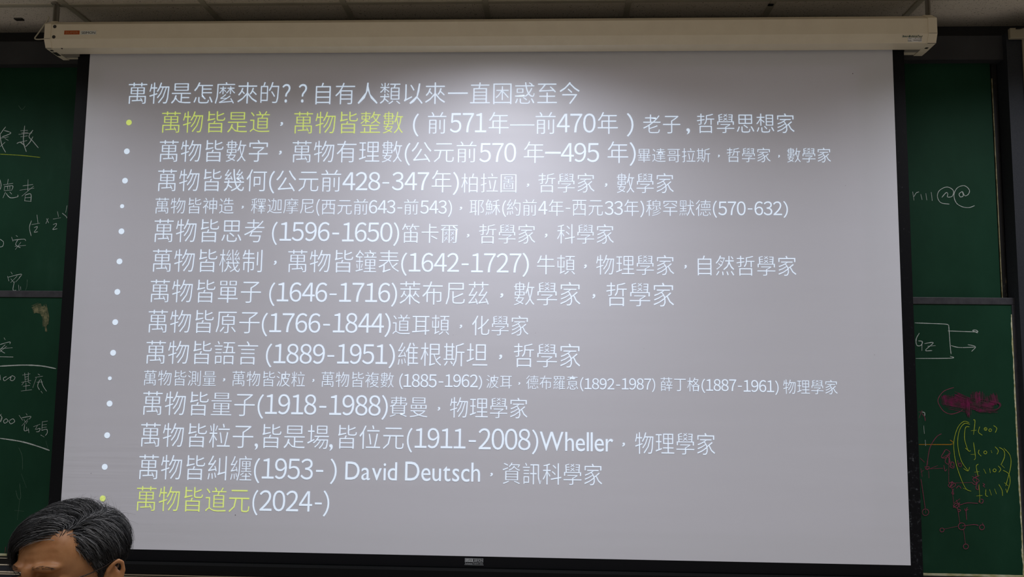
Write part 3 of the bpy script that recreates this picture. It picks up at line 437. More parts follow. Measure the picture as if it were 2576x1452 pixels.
def cloth_mat(name, base, emit=None, estr=0.0):
    m = mat(name, base, 0.40, 0.45, emit=emit, estr=estr)
    n, l, b = nodes(m)
    v = coord(m, (0.55, 1, 5.5))
    f1 = noise_tex(m, v, 2.3, 3, 0.45)
    bump(m, f1, 0.10, 0.012)
    if emit is None:
        f2 = noise_tex(m, coord(m, (1.1, 1, 26)), 1.7, 2, 0.4)
        sp = n.new('ShaderNodeSeparateXYZ')
        l.new(coord(m), sp.inputs[0])
        def rng(sock, a0, a1):
            r_ = n.new('ShaderNodeMapRange')
            r_.interpolation_type = 'SMOOTHSTEP'
            l.new(sock, r_.inputs[0])
            r_.inputs[1].default_value, r_.inputs[2].default_value = a0, a1
            r_.inputs[3].default_value, r_.inputs[4].default_value = 0.0, 1.0
            return r_.outputs[0]
        k1, k2 = n.new('ShaderNodeMath'), n.new('ShaderNodeMath')
        k1.operation = k2.operation = 'MULTIPLY'
        l.new(rng(sp.outputs['X'], -0.75, -1.35), k1.inputs[0]); l.new(rng(sp.outputs['Z'], 1.75, 1.50), k1.inputs[1])
        l.new(k1.outputs[0], k2.inputs[0]); l.new(f2, k2.inputs[1])
        b2 = n.new('ShaderNodeBump')
        b2.inputs['Strength'].default_value = 0.09
        b2.inputs['Distance'].default_value = 0.010
        l.new(k2.outputs[0], b2.inputs['Height'])
        old = b.inputs['Normal'].links[0].from_socket
        l.new(old, b2.inputs['Normal'])
        l.new(b2.outputs['Normal'], b.inputs['Normal'])
    return m
M_cloth = cloth_mat('matt_white_screen_cloth', (0.70, 0.715, 0.775))
M_text = {'w': mat('glowing_white_text', (0.70, 0.715, 0.775), 0.7, 0.1, emit=(0.66, 0.84, 1.0), estr=0.56),  # emission stands in for the light projected on the cloth
          'y': mat('glowing_yellow_text', (0.66, 0.70, 0.30), 0.7, 0.1, emit=(0.74, 0.95, 0.16), estr=0.44)}  # yellow projected light put into both base colour and emission

# ---------------------------------------------------------------- room shell
YW = 0.30                                    # face of the front wall
def struct(name, bm, m):
    return link(name, bm, m, kind='structure')
struct('floor', boxbm(-5, 5, -8.0, 0.42, -0.1, 0.0), M_floor)
struct('wall_front', boxbm(-5, 5, YW, 0.42, 0.0, CEIL + 0.02), M_wall)
struct('ceiling', boxbm(-5, 5, -8.0, 0.42, CEIL, CEIL + 0.03), M_ceil)
# ceiling grid: runners towards the wall and cross bars
bm = bmesh.new()
RUN0, STEP = 0.006, 0.6015
for k in range(-7, 8):
    x = RUN0 + k * STEP
    box(bm, x - 0.012, x + 0.012, -8.0, YW, CEIL - 0.006, CEIL)
for k in range(0, 13):
    y = 0.006 - k * 0.61
    for j in range(-7, 7):
        box(bm, RUN0 + j * STEP + 0.0125, RUN0 + (j + 1) * STEP - 0.0125, y - 0.012, y + 0.012, CEIL - 0.005, CEIL)
struct('trim_1', bm, M_tbar)
# boxed header above the boards, reaching to the ceiling
zh = at(2420, 150, 0.16).z
zseam = at(2450, 90, 0.16).z
struct('trim_2', boxbm(-5, 2.40, 0.16, YW, zh, zseam), M_wall)
# grey side post right of the boards and the pale wall edge beyond it
xp = at(2541, 300, 0.13).x
struct('trim_3', boxbm(xp, xp + 0.075, 0.13, YW - 0.001, 0.0, zseam), M_side)
xq = at(2573.5, 130, 0.121).x
struct('trim_4', boxbm(xp + 0.076, 2.6, 0.145, YW - 0.001, 0.0, zseam), M_side)
struct('wall_right', boxbm(xq, xq + 0.9, 0.121, 0.128, 0.0, at(2570, 96, 0.121).z), M_beige_wall)
# black guide channel between boards and post with two thin bright runners
xc = at(2500, 300, 0.2).x
struct('trim_5', boxbm(xc - 0.02, xp, 0.236, YW - 0.001, 0.55 + ZF - 2.2, zh), M_recess)
bm = bmesh.new()
for u in (2527.5, 2537.0):
    x = at(u, 380, 0.19).x
    box(bm, x - 0.0012, x + 0.0012, 0.188, 0.236, 1.0, zh - 0.012)
struct('trim_6', bm, mat('runner_lip', (0.13, 0.11, 0.08), 0.5, 0.4))

# ---------------------------------------------------------------- chalkboards
Y_UP, Y_LOW = 0.205, 0.165
z_lip = at(2450, 748.5, Y_LOW).z             # top of the lower boards' rail
z_rail = at(2450, 766, Y_LOW).z
z_bot = at(2450, 1445, Y_LOW).z
z_top = at(2400, 158, Y_UP).z
XJ = -0.25                                   # where left and right boards meet behind the screen
xr_up = at(2505, 330, Y_UP).x
xr_low = at(2561, 765, Y_LOW).x
xi_low = at(2547, 800, Y_LOW).x

def chalk_parts(parent, spec, y):
    for label, strokes in spec:
        groups = {}
        for pts, w, c in strokes:
            groups.setdefault(c, []).append((pts, w))
        for i, (c, ss) in enumerate(groups.items()):
            bm = bmesh.new()
            if c in 'sm':                       # rubbed chalk: many thin streaks side by side
                fine = []
                for pts, w in ss:
                    for q in range(int(w * 3.2)):
                        (u0, v0), (u1, v1) = pts[0], pts[-1]
                        L_ = math.hypot(u1 - u0, v1 - v0) or 1.0
                        off = max(-0.62, min(0.62, random.gauss(0, 0.30))) * w * 1.75
                        nx, ny = -(v1 - v0) / L_ * off, (u1 - u0) / L_ * off
                        cut0, cut1 = random.uniform(-0.08, 0.22), random.uniform(-0.08, 0.22)
                        sub = [(u + nx + random.uniform(-.8, .8), v + ny + random.uniform(-.8, .8)) for u, v in pts]
                        sub[0] = (sub[0][0] + (sub[1][0] - sub[0][0]) * cut0, sub[0][1] + (sub[1][1] - sub[0][1]) * cut0)
                        sub[-1] = (sub[-1][0] + (sub[-2][0] - sub[-1][0]) * cut1, sub[-1][1] + (sub[-2][1] - sub[-1][1]) * cut1)
                        fine.append((sub, random.uniform(0.35, 0.95)))
                ss = fine
            for k, (pts, w) in enumerate(ss):
                chalk_stroke(bm, pts, w * 0.0029, y - 0.0004 - 0.0002 * i - 0.00004 * k * (0.15 if c in 'sm' else 1))
            nm = 'chalk_smudge' if c in 'sm' else 'chalk_writing'
            link(nm, bm, CHALK[c], parent, label=label)

def worn_strip(name, x0, x1, y, z0, z1, m, parent, vertical=True, jag=0.0012, n=90):
    """a bright edge strip whose inner side is chipped"""
    bm = bmesh.new()
    prev = None
    for i in range(n + 1):
        t = i / n
        j = jag * (noise.noise(Vector((t * 23.0, x0 * 9, z0 * 5))) + 0.6 * noise.noise(Vector((t * 90.0, 3.1, x1))))
        if vertical:
            a, b = (x0 + j, y, z0 + (z1 - z0) * t), (x1, y, z0 + (z1 - z0) * t)
        else:
            a, b = (x0 + (x1 - x0) * t, y, z1 + j), (x0 + (x1 - x0) * t, y, z0)
        va, vb = bm.verts.new(a), bm.verts.new(b)
        wa, wb = bm.verts.new((a[0], y + 0.004, a[2])), bm.verts.new((b[0], y + 0.004, b[2]))
        if prev:
            bm.faces.new((prev[0], va, vb, prev[1]))
            bm.faces.new((prev[2], wa, va, prev[0]))
            bm.faces.new((prev[1], vb, wb, prev[3]))
        prev = (va, vb, wa, wb)
    bmesh.ops.recalc_face_normals(bm, faces=bm.faces)
    return link(name, bm, m, parent)

M_edge = noisy('worn_edge', (0.42, 0.39, 0.17), (0.66, 0.65, 0.46), 25, 0.6, 0.2, (1, 1, 3))
M_edge2 = noisy('thin_worn_edge', (0.16, 0.14, 0.06), (0.34, 0.31, 0.18), 14, 0.6, 0.2, (1, 1, 3))

def upper_board(label, x0, x1, spec, side):
    t = thing('chalkboard', label, 'chalkboard', ((x0 + x1) / 2, Y_UP, z_lip - 0.05), 'sliding chalkboards')
    link('writing_surface', boxbm(x0 + 0.002, x1 - (0.012 if side > 0 else 0.002), Y_UP, Y_UP + 0.02, z_lip - 0.04, z_top), M_board, t)
    link('frame', boxbm(x0, x1, Y_UP + 0.021, Y_UP + 0.03, z_lip - 0.05, z_top + 0.004), M_recess, t)
    if side > 0:
        worn_strip('edge_strip', xr_up - 0.0075, xr_up - 0.0043, Y_UP - 0.0006, z_lip - 0.03, z_top - 0.07, M_edge2, t, jag=0.0008)
        bm = bmesh.new()
        box(bm, xr_up - 0.004, xr_up + 0.016, Y_UP + 0.004, Y_UP + 0.0205, z_lip - 0.04, z_top)
        link('side_stile', bm, M_chip, t, label='black side stile with chipped paint')
    chalk_parts(t, spec, Y_UP)
    return t
def chip_mat():
    m = mat('chipped_black_paint', (0.013, 0.012, 0.012), 0.5, 0.3)
    n, l, b = nodes(m)
    f1 = noise_tex(m, coord(m, (1, 1, 0.55)), 16, 5, 0.65)
    l.new(ramp(m, f1, [(0.60, (0.013, 0.012, 0.012)), (0.645, (0.06, 0.06, 0.055)), (0.70, (0.22, 0.13, 0.03))]), b.inputs['Base Color'])
    return m
M_chip = chip_mat()
upper_left = upper_board('upper green chalkboard left of the screen with white handwriting and a yellow underline', -3.6, XJ - 0.002, CHALK_UPPER_LEFT, -1)
upper_right = upper_board('upper green chalkboard right of the screen with two chalk at-signs', XJ + 0.002, xr_up, CHALK_UPPER_RIGHT, 1)

def lower_board(label, x0, x1, xi0, xi1, spec, side):
    t = thing('chalkboard', label, 'chalkboard', ((x0 + x1) / 2, Y_LOW, z_bot), 'sliding chalkboards')
    link('writing_surface', boxbm(xi0, xi1, Y_LOW + 0.004, Y_LOW + 0.022, z_bot, z_rail), M_board, t)
    bm = bmesh.new()
    box(bm, x0, x1, Y_LOW, Y_LOW + 0.030, z_rail, z_lip, bevel=0.0015)
    link('top_rail', bm, M_frame, t)
    bm = bmesh.new()
    if side > 0:
        box(bm, xi1, x1, Y_LOW, Y_LOW + 0.030, z_bot, z_rail - 0.0005, bevel=0.0012)
        link('side_stile', bm, M_frame, t)
        worn_strip('edge_strip', xi1 - 0.0058, xi1 - 0.0005, Y_LOW + 0.003, z_bot, z_rail - 0.04, M_edge, t, jag=0.0028, n=160)
    else:
        box(bm, x0, xi0, Y_LOW, Y_LOW + 0.030, z_bot, z_rail - 0.0005, bevel=0.0012)
        link('side_stile', bm, M_frame, t)
    worn_strip('bottom_edge_strip', xi0, xi1, Y_LOW - 0.0005, z_bot - 0.009, z_bot, M_edge, t, vertical=False, jag=0.001, n=200)
    chalk_parts(t, spec, Y_LOW + 0.004)
    return t
lower_left = lower_board('lower green chalkboard left of the screen with a beige smudge and chalk arcs', -3.6, XJ - 0.002, -3.55, XJ - 0.004, CHALK_LOWER_LEFT, -1)
lower_right = lower_board('lower green chalkboard right of the screen with pink and yellow chalk diagrams', XJ + 0.002, xr_low, XJ + 0.004, xi_low, CHALK_LOWER_RIGHT, 1)

# the track the boards run in
tr = thing('chalkboard_track', 'dark track with bright metal lips under the lower chalkboards', 'track', (-0.7, 0.16, z_bot - 0.09))
def row(v, y):
    return at(10, v, y).z
link('channel', boxbm(-4.0, xp - 0.002, 0.150, YW - 0.002, z_bot - 0.30, z_bot - 0.0105), M_recess, tr)
bm = bmesh.new()
for v0, v1, y in ((1404.0, 1405.3, 0.148), (1420.0, 1422.6, 0.146), (1437.6, 1440.8, 0.142), (1443.2, 1445.6, 0.142)):
    box(bm, -4.0, xp - 0.004, y, 0.1505, row(v1, y), row(v0, y))
link('metal_lip', bm, M_alu, tr)
link('front_board', boxbm(-4.0, xp - 0.004, 0.1465, 0.1495, row(1436, 0.146), row(1424, 0.146)), M_side, tr)
link('lower_board', boxbm(-4.0, xp - 0.004, 0.1435, 0.1495, z_bot - 0.30, row(1447, 0.143)), M_side, tr)

# ---------------------------------------------------------------- projection screen
W2, H2 = 1.68, 1.03085
ZT, ZB = ZF + H2, ZF - H2
ps = thing('projection_screen', 'large white pull-down projection screen with beige casing, showing slide text in Chinese', 'projection screen', (0, 0, ZT))
YF = -0.090                                   # front face of the casing
z60, z97 = at(200, 61, YF).z, at(200, 97.5, YF).z
z120 = at(200, 120.5, -0.074).z
y131 = -0.028
z131 = at(700, 130, y131).z
ztop = at(200, 55.5, -0.045).z
prof = [(YF, z60), (YF, z97), (-0.074, z120), (y131, z131), (-0.012, z131), (-0.012, z131 + 0.03), (0.014, z131 + 0.03), (0.014, z131 + 0.004), (0.055, z120), (0.062, z97), (0.062, z60), (0.030, ztop), (-0.045, ztop)]
xl, xr = at(128, 80, YF).x, at(2335, 70, YF).x
bm = bmesh.new()
prism(bm, prof, xl, xr)
link('casing', bm, M_case, ps)
YC = YF - 0.0035
cap_prof = [(YC, z60 + 0.001), (YC, z97 - 0.001), (-0.0775, z120 - 0.002), (0.012, z120 - 0.004), (0.058, z120 - 0.003), (0.066, z97), (0.066, z60), (0.032, ztop + 0.004), (-0.047, ztop + 0.004)]
xcl, xcr = at(111, 90, YC).x, at(2358, 75, YC).x
for a, b_, nm in ((xcl, xl + 0.0005, 'end_cap'), (xr - 0.0005, xcr, 'end_cap')):
    bm = bmesh.new()
    prism(bm, cap_prof, a, b_)
    cap = link(nm, bm, M_case, ps)
    bm = bmesh.new()          # seams where the cap's faces fold, and its lower window
    for z, y in ((z97, YC), (z120 - 0.002, -0.0775)):
        box(bm, a + 0.001, b_ - 0.001, y - 0.0004, y + 0.002, z - 0.0006, z + 0.0006)
    link('fold_seam', bm, M_screw, cap)
    bm = bmesh.new()
    zz = z120 - 0.0046
    xm = (a + b_) / 2
    if a < 0:
        box(bm, a + 0.004, b_ - 0.004, -0.034, 0.004, zz, zz + 0.003)
    else:
        box(bm, xm - 0.006, xm + 0.005, -0.036, -0.024, zz, zz + 0.003)
    link('window', bm, M_screw, cap, label='dark slot in the underside of the cap')
    if a < 0:
        bm = bmesh.new()
        box(bm, xm - 0.006, xm + 0.006, -0.060, -0.046, zz + 0.0012, zz + 0.0035)
        link('screw_hole', bm, M_screw, cap)
# screws on the casing's left end
for u, v in ((138, 67), (135.5, 93)):
    p = at(u, v, YF)
    bm = bmesh.new()
    disc(bm, (p.x, p.z), 0.0072, YF - 0.0012)
    link('screw', bm, M_screw, ps)
p = at(155.5, 121.5, -0.072)
bm = bmesh.new()
disc(bm, (p.x, p.z), 0.0032, -0.0735, 12, 0.004)
link('screw', bm, M_screw, ps)
# plates under both ends that carry the roller
for u0, u1, v0, v1 in ((160, 200, 128, 142), (2276, 2312, 118, 128.5)):
    q0, q1 = at(u0, v1, -0.005), at(u1, v0, -0.005)
    link('roller_plate', boxbm(q0.x, q1.x, -0.005, 0.010, q0.z, q1.z + 0.03), M_bracket, ps)
# hanging brackets up to the ceiling
for u0, u1 in ((133, 147), (2329, 2342)):
    x0, x1 = at(u0, 50, -0.01).x, at(u1, 50, -0.01).x
    bm = bmesh.new()
    box(bm, x0, x1, -0.012, -0.008, ztop, CEIL - 0.007)
    box(bm, x0, x1, -0.034, -0.008, CEIL - 0.011, CEIL - 0.0065)
    box(bm, (x0 + x1) / 2 - 0.002, (x0 + x1) / 2 + 0.002, -0.03, 0.012, ztop, CEIL - 0.012)
    link('hanging_bracket', bm, M_bracket, ps)
# power cable looping out of the left end
bm = bmesh.new()
cpts = [(121.5, 42, -0.03), (122.5, 46, -0.03), (112, 62, -0.035), (96, 84, -0.04), (88, 95, -0.045), (90, 98.5, -0.045), (98, 99, -0.045), (112, 98, -0.045)]
P3 = smooth_path([tuple(at(u, v, y)) for u, v, y in cpts], 5)
tube(bm, P3, 0.0027, 8)
link('power_cable', bm, mat('cable_sheath', (0.52, 0.48, 0.38), 0.5, 0.3), ps, smooth=True)
# maker's plate at the left of the casing
def px_box(u0, u1, v0, v1, y, th=0.0008):
    um, vm = (u0 + u1) / 2, (v0 + v1) / 2
    return boxbm(at(u0, vm, y).x, at(u1, vm, y).x, y, y + th, at(um, v1, y).z, at(um, v0, y).z)
plate = link('maker_plate', px_box(159.5, 243, 75.8, 87.6, YF - 0.0009), M_case, ps)
link('orange_field', px_box(161.5, 200, 76.8, 86.6, YF - 0.0014), mat('orange_print', (0.42, 0.085, 0.018), 0.5, 0.2), plate)
link('white_field', px_box(202.5, 241.8, 77.2, 86.8, YF - 0.0014), mat('white_print', (0.72, 0.72, 0.66), 0.5, 0.2), plate)
bm = bmesh.new()
px_text(bm, 'SUPER', 165, 197, 79, 84.8, YF - 0.0017, 0.012)
link('lettering', bm, mat('pale_orange_print', (0.50, 0.20, 0.085), 0.5, 0.2), plate)
bm = bmesh.new()
px_text(bm, 'SEIMON', 205, 239.5, 79.3, 85.2, YF - 0.0017, 0.0)
link('lettering', bm, mat('black_print', (0.008, 0.008, 0.008), 0.5, 0.2), plate)
# sticker and green scribble at the right end, on the sloping lower face
def slope_y(v):                                # depth of the sloping face seen at row v near the right end
    t = min(max((v - 88.0) / 19.0, 0), 1)
    return YF + t * 0.016 - 0.0009
def slope_quad(bm, u0, u1, v0, v1, lift=0.0):
    q = [at(u, v, slope_y(v) - lift) for u, v in ((u0, v1), (u1, v1), (u1, v0), (u0, v0))]
    bm.faces.new([bm.verts.new(p) for p in q])
bm = bmesh.new()
slope_quad(bm, 2284, 2319, 94.5, 105.5)
sticker = link('sticker', bm, mat('sticker_paper', (0.72, 0.70, 0.66), 0.5, 0.2), ps)
bm = bmesh.new()
for u0, u1, v0, v1 in ((2286, 2293, 95.8, 96.9), (2301, 2305, 95.6, 96.8), (2308, 2312, 95.8, 96.7), (2313, 2319, 95.6, 96.6), (2314.5, 2318, 97.9, 98.9),
                       (2284.2, 2286, 100.5, 101.6), (2288, 2291.5, 100.5, 101.4), (2297.5, 2318, 100.4, 101.7), (2284, 2293.5, 102.9, 103.9), (2310, 2317, 103.2, 103.9)):
    x = u0
    while x < u1 - 0.3:
        w = random.uniform(0.6, 1.5)
        slope_quad(bm, x, min(x + w, u1), v0 + random.uniform(-0.1, 0.2), v1, 0.0004)
        x += w + random.uniform(0.15, 0.4)
link('print', bm, mat('sticker_print', (0.06, 0.055, 0.05), 0.5, 0.2), sticker)
bm = bmesh.new()
base = [(2271, 94), (2272.5, 89), (2273.5, 93.5), (2276, 90.5), (2277, 93.5), (2279, 90.5), (2281, 93.5), (2282.5, 91), (2286, 92.5), (2289, 88.5), (2288, 93.5), (2291, 90.5), (2293, 93), (2296, 89.5), (2297, 93.5), (2300, 90), (2302, 93), (2305, 90), (2306, 93.5), (2310, 89.5), (2311, 88.6), (2312.5, 93), (2315, 91), (2317, 93.3), (2321, 89.8)]
pts = smooth_path(base, 3)
for (u0, v0), (u1, v1) in zip(pts, pts[1:]):
    dx, dy = u1 - u0, v1 - v0
    L = math.hypot(dx, dy) or 1
    nx, ny = -dy / L * 0.55, dx / L * 0.55
    q = [at(u, v, slope_y(v) - 0.0005) for u, v in ((u0 + nx, v0 + ny), (u1 + nx, v1 + ny), (u1 - nx, v1 - ny), (u0 - nx, v0 - ny))]
    bm.faces.new([bm.verts.new(p_) for p_ in q])
link('handwriting', bm, mat('green_marker', (0.012, 0.075, 0.07), 0.6, 0.1), ps, label='green marker scribble above the sticker')

# cloth, black borders, bottom bar
cloth = link('screen_cloth', boxbm(-W2, W2, 0.0, 0.0012, ZB, ZT + 0.03), M_cloth, ps)
xbl, xbr = at(179.5, 400, 0).x, at(2295, 700, 0).x
zbb = at(1190, 1428, 0).z
link('border', boxbm(xbl, -W2, -0.0002, 0.0014, zbb, ZT + 0.03), M_black, ps)
link('border', boxbm(W2, xbr, -0.0002, 0.0014, zbb, ZT + 0.03), M_worn, ps, label='right black border with pale scuffs')
link('border', boxbm(-W2, W2, -0.0002, 0.0014, zbb, ZB), M_black, ps)
bm = bmesh.new()
zb1 = at(1190, 1460, -0.012).z
prism(bm, [(-0.012, zbb - 0.002), (-0.016, zbb - 0.012), (-0.016, zb1 + 0.012), (-0.010, zb1), (0.012, zb1), (0.016, zb1 + 0.012), (0.016, zbb - 0.012), (0.012, zbb - 0.002)], xbl - 0.004, xbr + 0.004)
link('bottom_bar', bm, M_bar, ps)
# maker's label woven on the bottom border
lab = link('maker_label', px_box(1168, 1217, 1404, 1423, -0.0012), M_black, ps)
M_silver = mat('silver_print', (0.50, 0.53, 0.55), 0.4, 0.4)
bm = bmesh.new()
for u0, u1, v0, v1 in ((1169.5, 1215.5, 1405.4, 1406.1), (1169.5, 1215.5, 1413.7, 1414.4), (1169.5, 1170.1, 1405.4, 1414.4), (1214.9, 1215.5, 1405.4, 1414.4), (1168.5, 1216.5, 1421.2, 1421.8)):
    um, vm = (u0 + u1) / 2, (v0 + v1) / 2
    box(bm, at(u0, vm, -0.0016).x, at(u1, vm, -0.0016).x, -0.0018, -0.0013, at(um, v1, -0.0016).z, at(um, v0, -0.0016).z)
link('outline', bm, M_silver, lab)
link('silver_field', px_box(1171.2, 1190, 1406.7, 1413, -0.0018, 0.0004), M_silver, lab)
bm = bmesh.new()
px_text(bm, 'SUPER', 1172.8, 1188.6, 1407.5, 1412.4, -0.0022, 0.01)
link('lettering', bm, M_bar, lab)
bm = bmesh.new()
px_text(bm, 'SEIMON', 1192.3, 1213.6, 1407.6, 1412.6, -0.0018, 0.0)
px_text(bm, 'Professional', 1170.0, 1188.0, 1416.0, 1419.4, -0.0018, 0.0)
px_text(bm, 'Projection', 1190.0, 1204.5, 1416.0, 1420.0, -0.0018, 0.0)
px_text(bm, 'Screen', 1206.5, 1215.0, 1416.2, 1419.6, -0.0018, 0.0)
link('lettering', bm, M_silver, lab)
# dirt specks on the cloth
bm = bmesh.new()
for u, v, a in ((2145, 185, 2.4), (592, 1296, 2.2), (229, 1191, 1.6), (1347, 838, 1.0), (961, 456, 0.9), (869, 446, 0.9), (2200, 893, 1.2), (404, 677, 1.0), (2127, 467, 1.1), (1620, 877, 0.9), (787, 672, 0.9), (317, 821, 0.8), (1140, 843, 0.9)):
    p = at(u, v, -0.0008)
    s_ = a * 0.0016 / 2
    n_ = 7
    ring = [bm.verts.new((p.x + s_ * (0.6 + 0.6 * random.random()) * math.cos(k * math.tau / n_ + 0.5), -0.0008, p.z + s_ * (0.6 + 0.6 * random.random()) * math.sin(k * math.tau / n_ + 0.5))) for k in range(n_)]
    bm.faces.new(ring)
link('dirt_speck', bm, mat('dirt', (0.05, 0.03, 0.025), 0.8, 0.1), cloth, label='tiny dark dirt specks')

# the slide: glyphs on the cloth glow by themselves in place of the projector's beam
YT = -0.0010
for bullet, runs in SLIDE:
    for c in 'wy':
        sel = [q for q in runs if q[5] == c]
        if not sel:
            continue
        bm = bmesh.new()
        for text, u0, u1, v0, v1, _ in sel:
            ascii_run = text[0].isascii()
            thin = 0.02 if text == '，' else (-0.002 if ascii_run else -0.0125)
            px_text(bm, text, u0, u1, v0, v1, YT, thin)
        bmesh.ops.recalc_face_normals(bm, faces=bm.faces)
        link('text_line', bm, M_text[c], cloth, label='yellow slide text, glowing in place of projected light' if c == 'y' else None)
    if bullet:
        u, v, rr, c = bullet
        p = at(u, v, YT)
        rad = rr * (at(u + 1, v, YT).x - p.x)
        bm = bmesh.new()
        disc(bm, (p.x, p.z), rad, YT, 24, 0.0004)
        link('bullet_point', bm, M_text[c], cloth, label='yellow slide dot, glowing in place of projected light' if c == 'y' else None)

# the projector's rectangle, measured from its lens
pl.use_nodes = True
nt = pl.node_tree
em = nt.nodes['Emission']
tc = nt.nodes.new('ShaderNodeTexCoord')
sp = nt.nodes.new('ShaderNodeSeparateXYZ')
nt.links.new(tc.outputs['Normal'], sp.inputs[0])
def mth(op, a, b_=None):
    m_ = nt.nodes.new('ShaderNodeMath')
    m_.operation = op
    for i, q in enumerate((a, b_)):
        if q is None:
            continue
        if isinstance(q, (int, float)):
            m_.inputs[i].default_value = q
        else:
            nt.links.new(q, m_.inputs[i])
    return m_.outputs[0]
dz = mth('ABSOLUTE', sp.outputs['Z'])
tx, ty = mth('DIVIDE', sp.outputs['X'], dz), mth('DIVIDE', sp.outputs['Y'], dz)
S0, S1 = at(257, 175, 0), at(2196, 1345, 0)
D = -PROJ.y
ok = mth('MULTIPLY', mth('MULTIPLY', mth('GREATER_THAN', tx, (S0.x - PROJ.x) / D), mth('LESS_THAN', tx, (S1.x - PROJ.x) / D)),
         mth('MULTIPLY', mth('LESS_THAN', ty, (S0.z - PROJ.z) / D), mth('GREATER_THAN', ty, (S1.z - PROJ.z) / D)))
nt.links.new(ok, em.inputs['Strength'])
em.inputs['Color'].default_value = (0.95, 0.72, 1.0, 1)

# ---------------------------------------------------------------- small things on ceiling and wall
p = atz(49, 47, CEIL)
q0, q1 = atz(39, 48, CEIL), atz(60, 48, CEIL)
bm = bmesh.new()
box(bm, q0.x, q1.x, p.y - 0.012, p.y + 0.012, CEIL - 0.007, CEIL, bevel=0.003)
tag(link('ceiling_fitting', bm, M_screw), 'small dark oblong fitting on the ceiling tile left of the screen casing', 'fitting')
p = atz(1938, 8, CEIL)
bm = bmesh.new()
box(bm, p.x - 0.010, p.x + 0.012, p.y - 0.010, p.y + 0.008, CEIL - 0.010, CEIL - 0.006, bevel=0.001)
tag(link('grid_clip', bm, M_recess), 'tiny black clip on a ceiling grid bar above the screen casing', 'clip')
a, b_ = at(2542, 95.5, 0.10), at(2600, 70, 0.10)
cb = thing('trunking_box', 'pale beige trunking box under the ceiling right of the chalkboards', 'box', (a.x + 0.1, 0.12, a.z))
link('body', boxbm(a.x, a.x + 0.30, 0.10, 0.1205, a.z, at(2560, 69.5, 0.10).z, bevel=0.003), M_beige_wall, cb)
bm = bmesh.new()
tube(bm, smooth_path([tuple(at(u, v, 0.096)) for u, v in ((2556, 72), (2566, 71.5), (2576, 68.5), (2590, 65))], 4), 0.003, 8)
link('cable', bm, M_recess, cb, smooth=True)

# ceiling lamps: steel troffers around the tubes (just outside the picture)
for lo, sx, sy in LAMPS:
    x, y = lo.location.x, lo.location.y
    bm = bmesh.new()
    for x0, x1, y0, y1 in ((x - sx / 2 - 0.02, x - sx / 2 - 0.002, y - sy / 2 - 0.02, y + sy / 2 + 0.02), (x + sx / 2 + 0.002, x + sx / 2 + 0.02, y - sy / 2 - 0.02, y + sy / 2 + 0.02),
                           (x - sx / 2 - 0.002, x + sx / 2 + 0.002, y - sy / 2 - 0.02, y - sy / 2 - 0.002), (x - sx / 2 - 0.002, x + sx / 2 + 0.002, y + sy / 2 + 0.002, y + sy / 2 + 0.02)):
        box(bm, x0, x1, y0, y1, CEIL - 0.04, CEIL)
    fr = link('ceiling_light', bm, M_tbar)
    tag(fr, 'ceiling light fitting set flush in the ceiling grid, out of the picture', 'ceiling light', 'ceiling lights')

# ---------------------------------------------------------------- the person at the lower left
YAW = -math.radians(20)
EYE = at(172, 1453, -1.885)                   # middle of the head at eye level
RZ = Matrix.Rotation(YAW, 4, 'Z') @ Matrix.Rotation(math.radians(-4), 4, 'Y') @ Matrix.Rotation(math.radians(-3), 4, 'X')
TILT = Matrix.Translation(EYE) @ RZ
BODY = Matrix.Translation(Vector((EYE.x, EYE.y, 0))) @ Matrix.Rotation(YAW, 4, 'Z')
person = thing('person', 'person with short greying black hair and glasses, at the lower left before the screen', 'person', (EYE.x, EYE.y, 0))

def ell(bm, c, rad, rot=None, seg=28):
    m = Matrix.Translation(Vector(c)) @ (rot if rot else Matrix()) @ Matrix.Diagonal((*rad, 1))
    bmesh.ops.create_uvsphere(bm, u_segments=seg, v_segments=seg // 2, radius=1.0, matrix=m)
def cap_(bm, p0, p1, r0, r1, seg=16):
    p0, p1 = Vector(p0), Vector(p1)
    dv = p1 - p0
    q = dv.to_track_quat('Z', 'Y').to_matrix().to_4x4()
    bmesh.ops.create_cone(bm, cap_ends=True, segments=seg, radius1=r0, radius2=r1, depth=dv.length, matrix=Matrix.Translation((p0 + p1) / 2) @ q)
    ell(bm, p0, (r0,) * 3, seg=seg)
    ell(bm, p1, (r1,) * 3, seg=seg)

def chain(bm, pts):
    for (p, r0), (q, r1) in zip(pts, pts[1:]):
        cap_(bm, p, q, r0, r1)

# head, in a frame with z = 0 at eye level, -y forward, +x the person's left
hb = bmesh.new()
ell(hb, (0, .012, .045), (.0755, .096, .080), seg=40)
ell(hb, (0, -.035, .050), (.066, .052, .062), seg=36)
ell(hb, (0, -.042, -.028), (.057, .046, .076), seg=32)
ell(hb, (0, -.052, -.083), (.040, .036, .028))
for s in (-1, 1):
    ell(hb, (s * .038, -.056, -.024), (.026, .030, .026))
    ell(hb, (s * .033, -.077, .028), (.026, .0120, .0085), Matrix.Rotation(s * math.radians(28), 4, 'Z'))
    ell(hb, (s * .036, -.018, -.052), (.030, .058, .048))
    ell(hb, (s * .031, -.078, .001), (.0165, .012, .0115))
ell(hb, (0, -.086, .020), (.014, .010, .014))
chain(hb, [((0, -.087, .010), .007), ((0, -.100, -.016), .0075), ((0, -.107, -.034), .010)])
for s in (-1, 1):
    ell(hb, (s * .012, -.096, -.036), (.008, .009, .007))
ell(hb, (0, -.090, -.062), (.022, .010, .0065))
ell(hb, (0, -.088, -.073), (.020, .010, .0065))
bald = hb.copy()
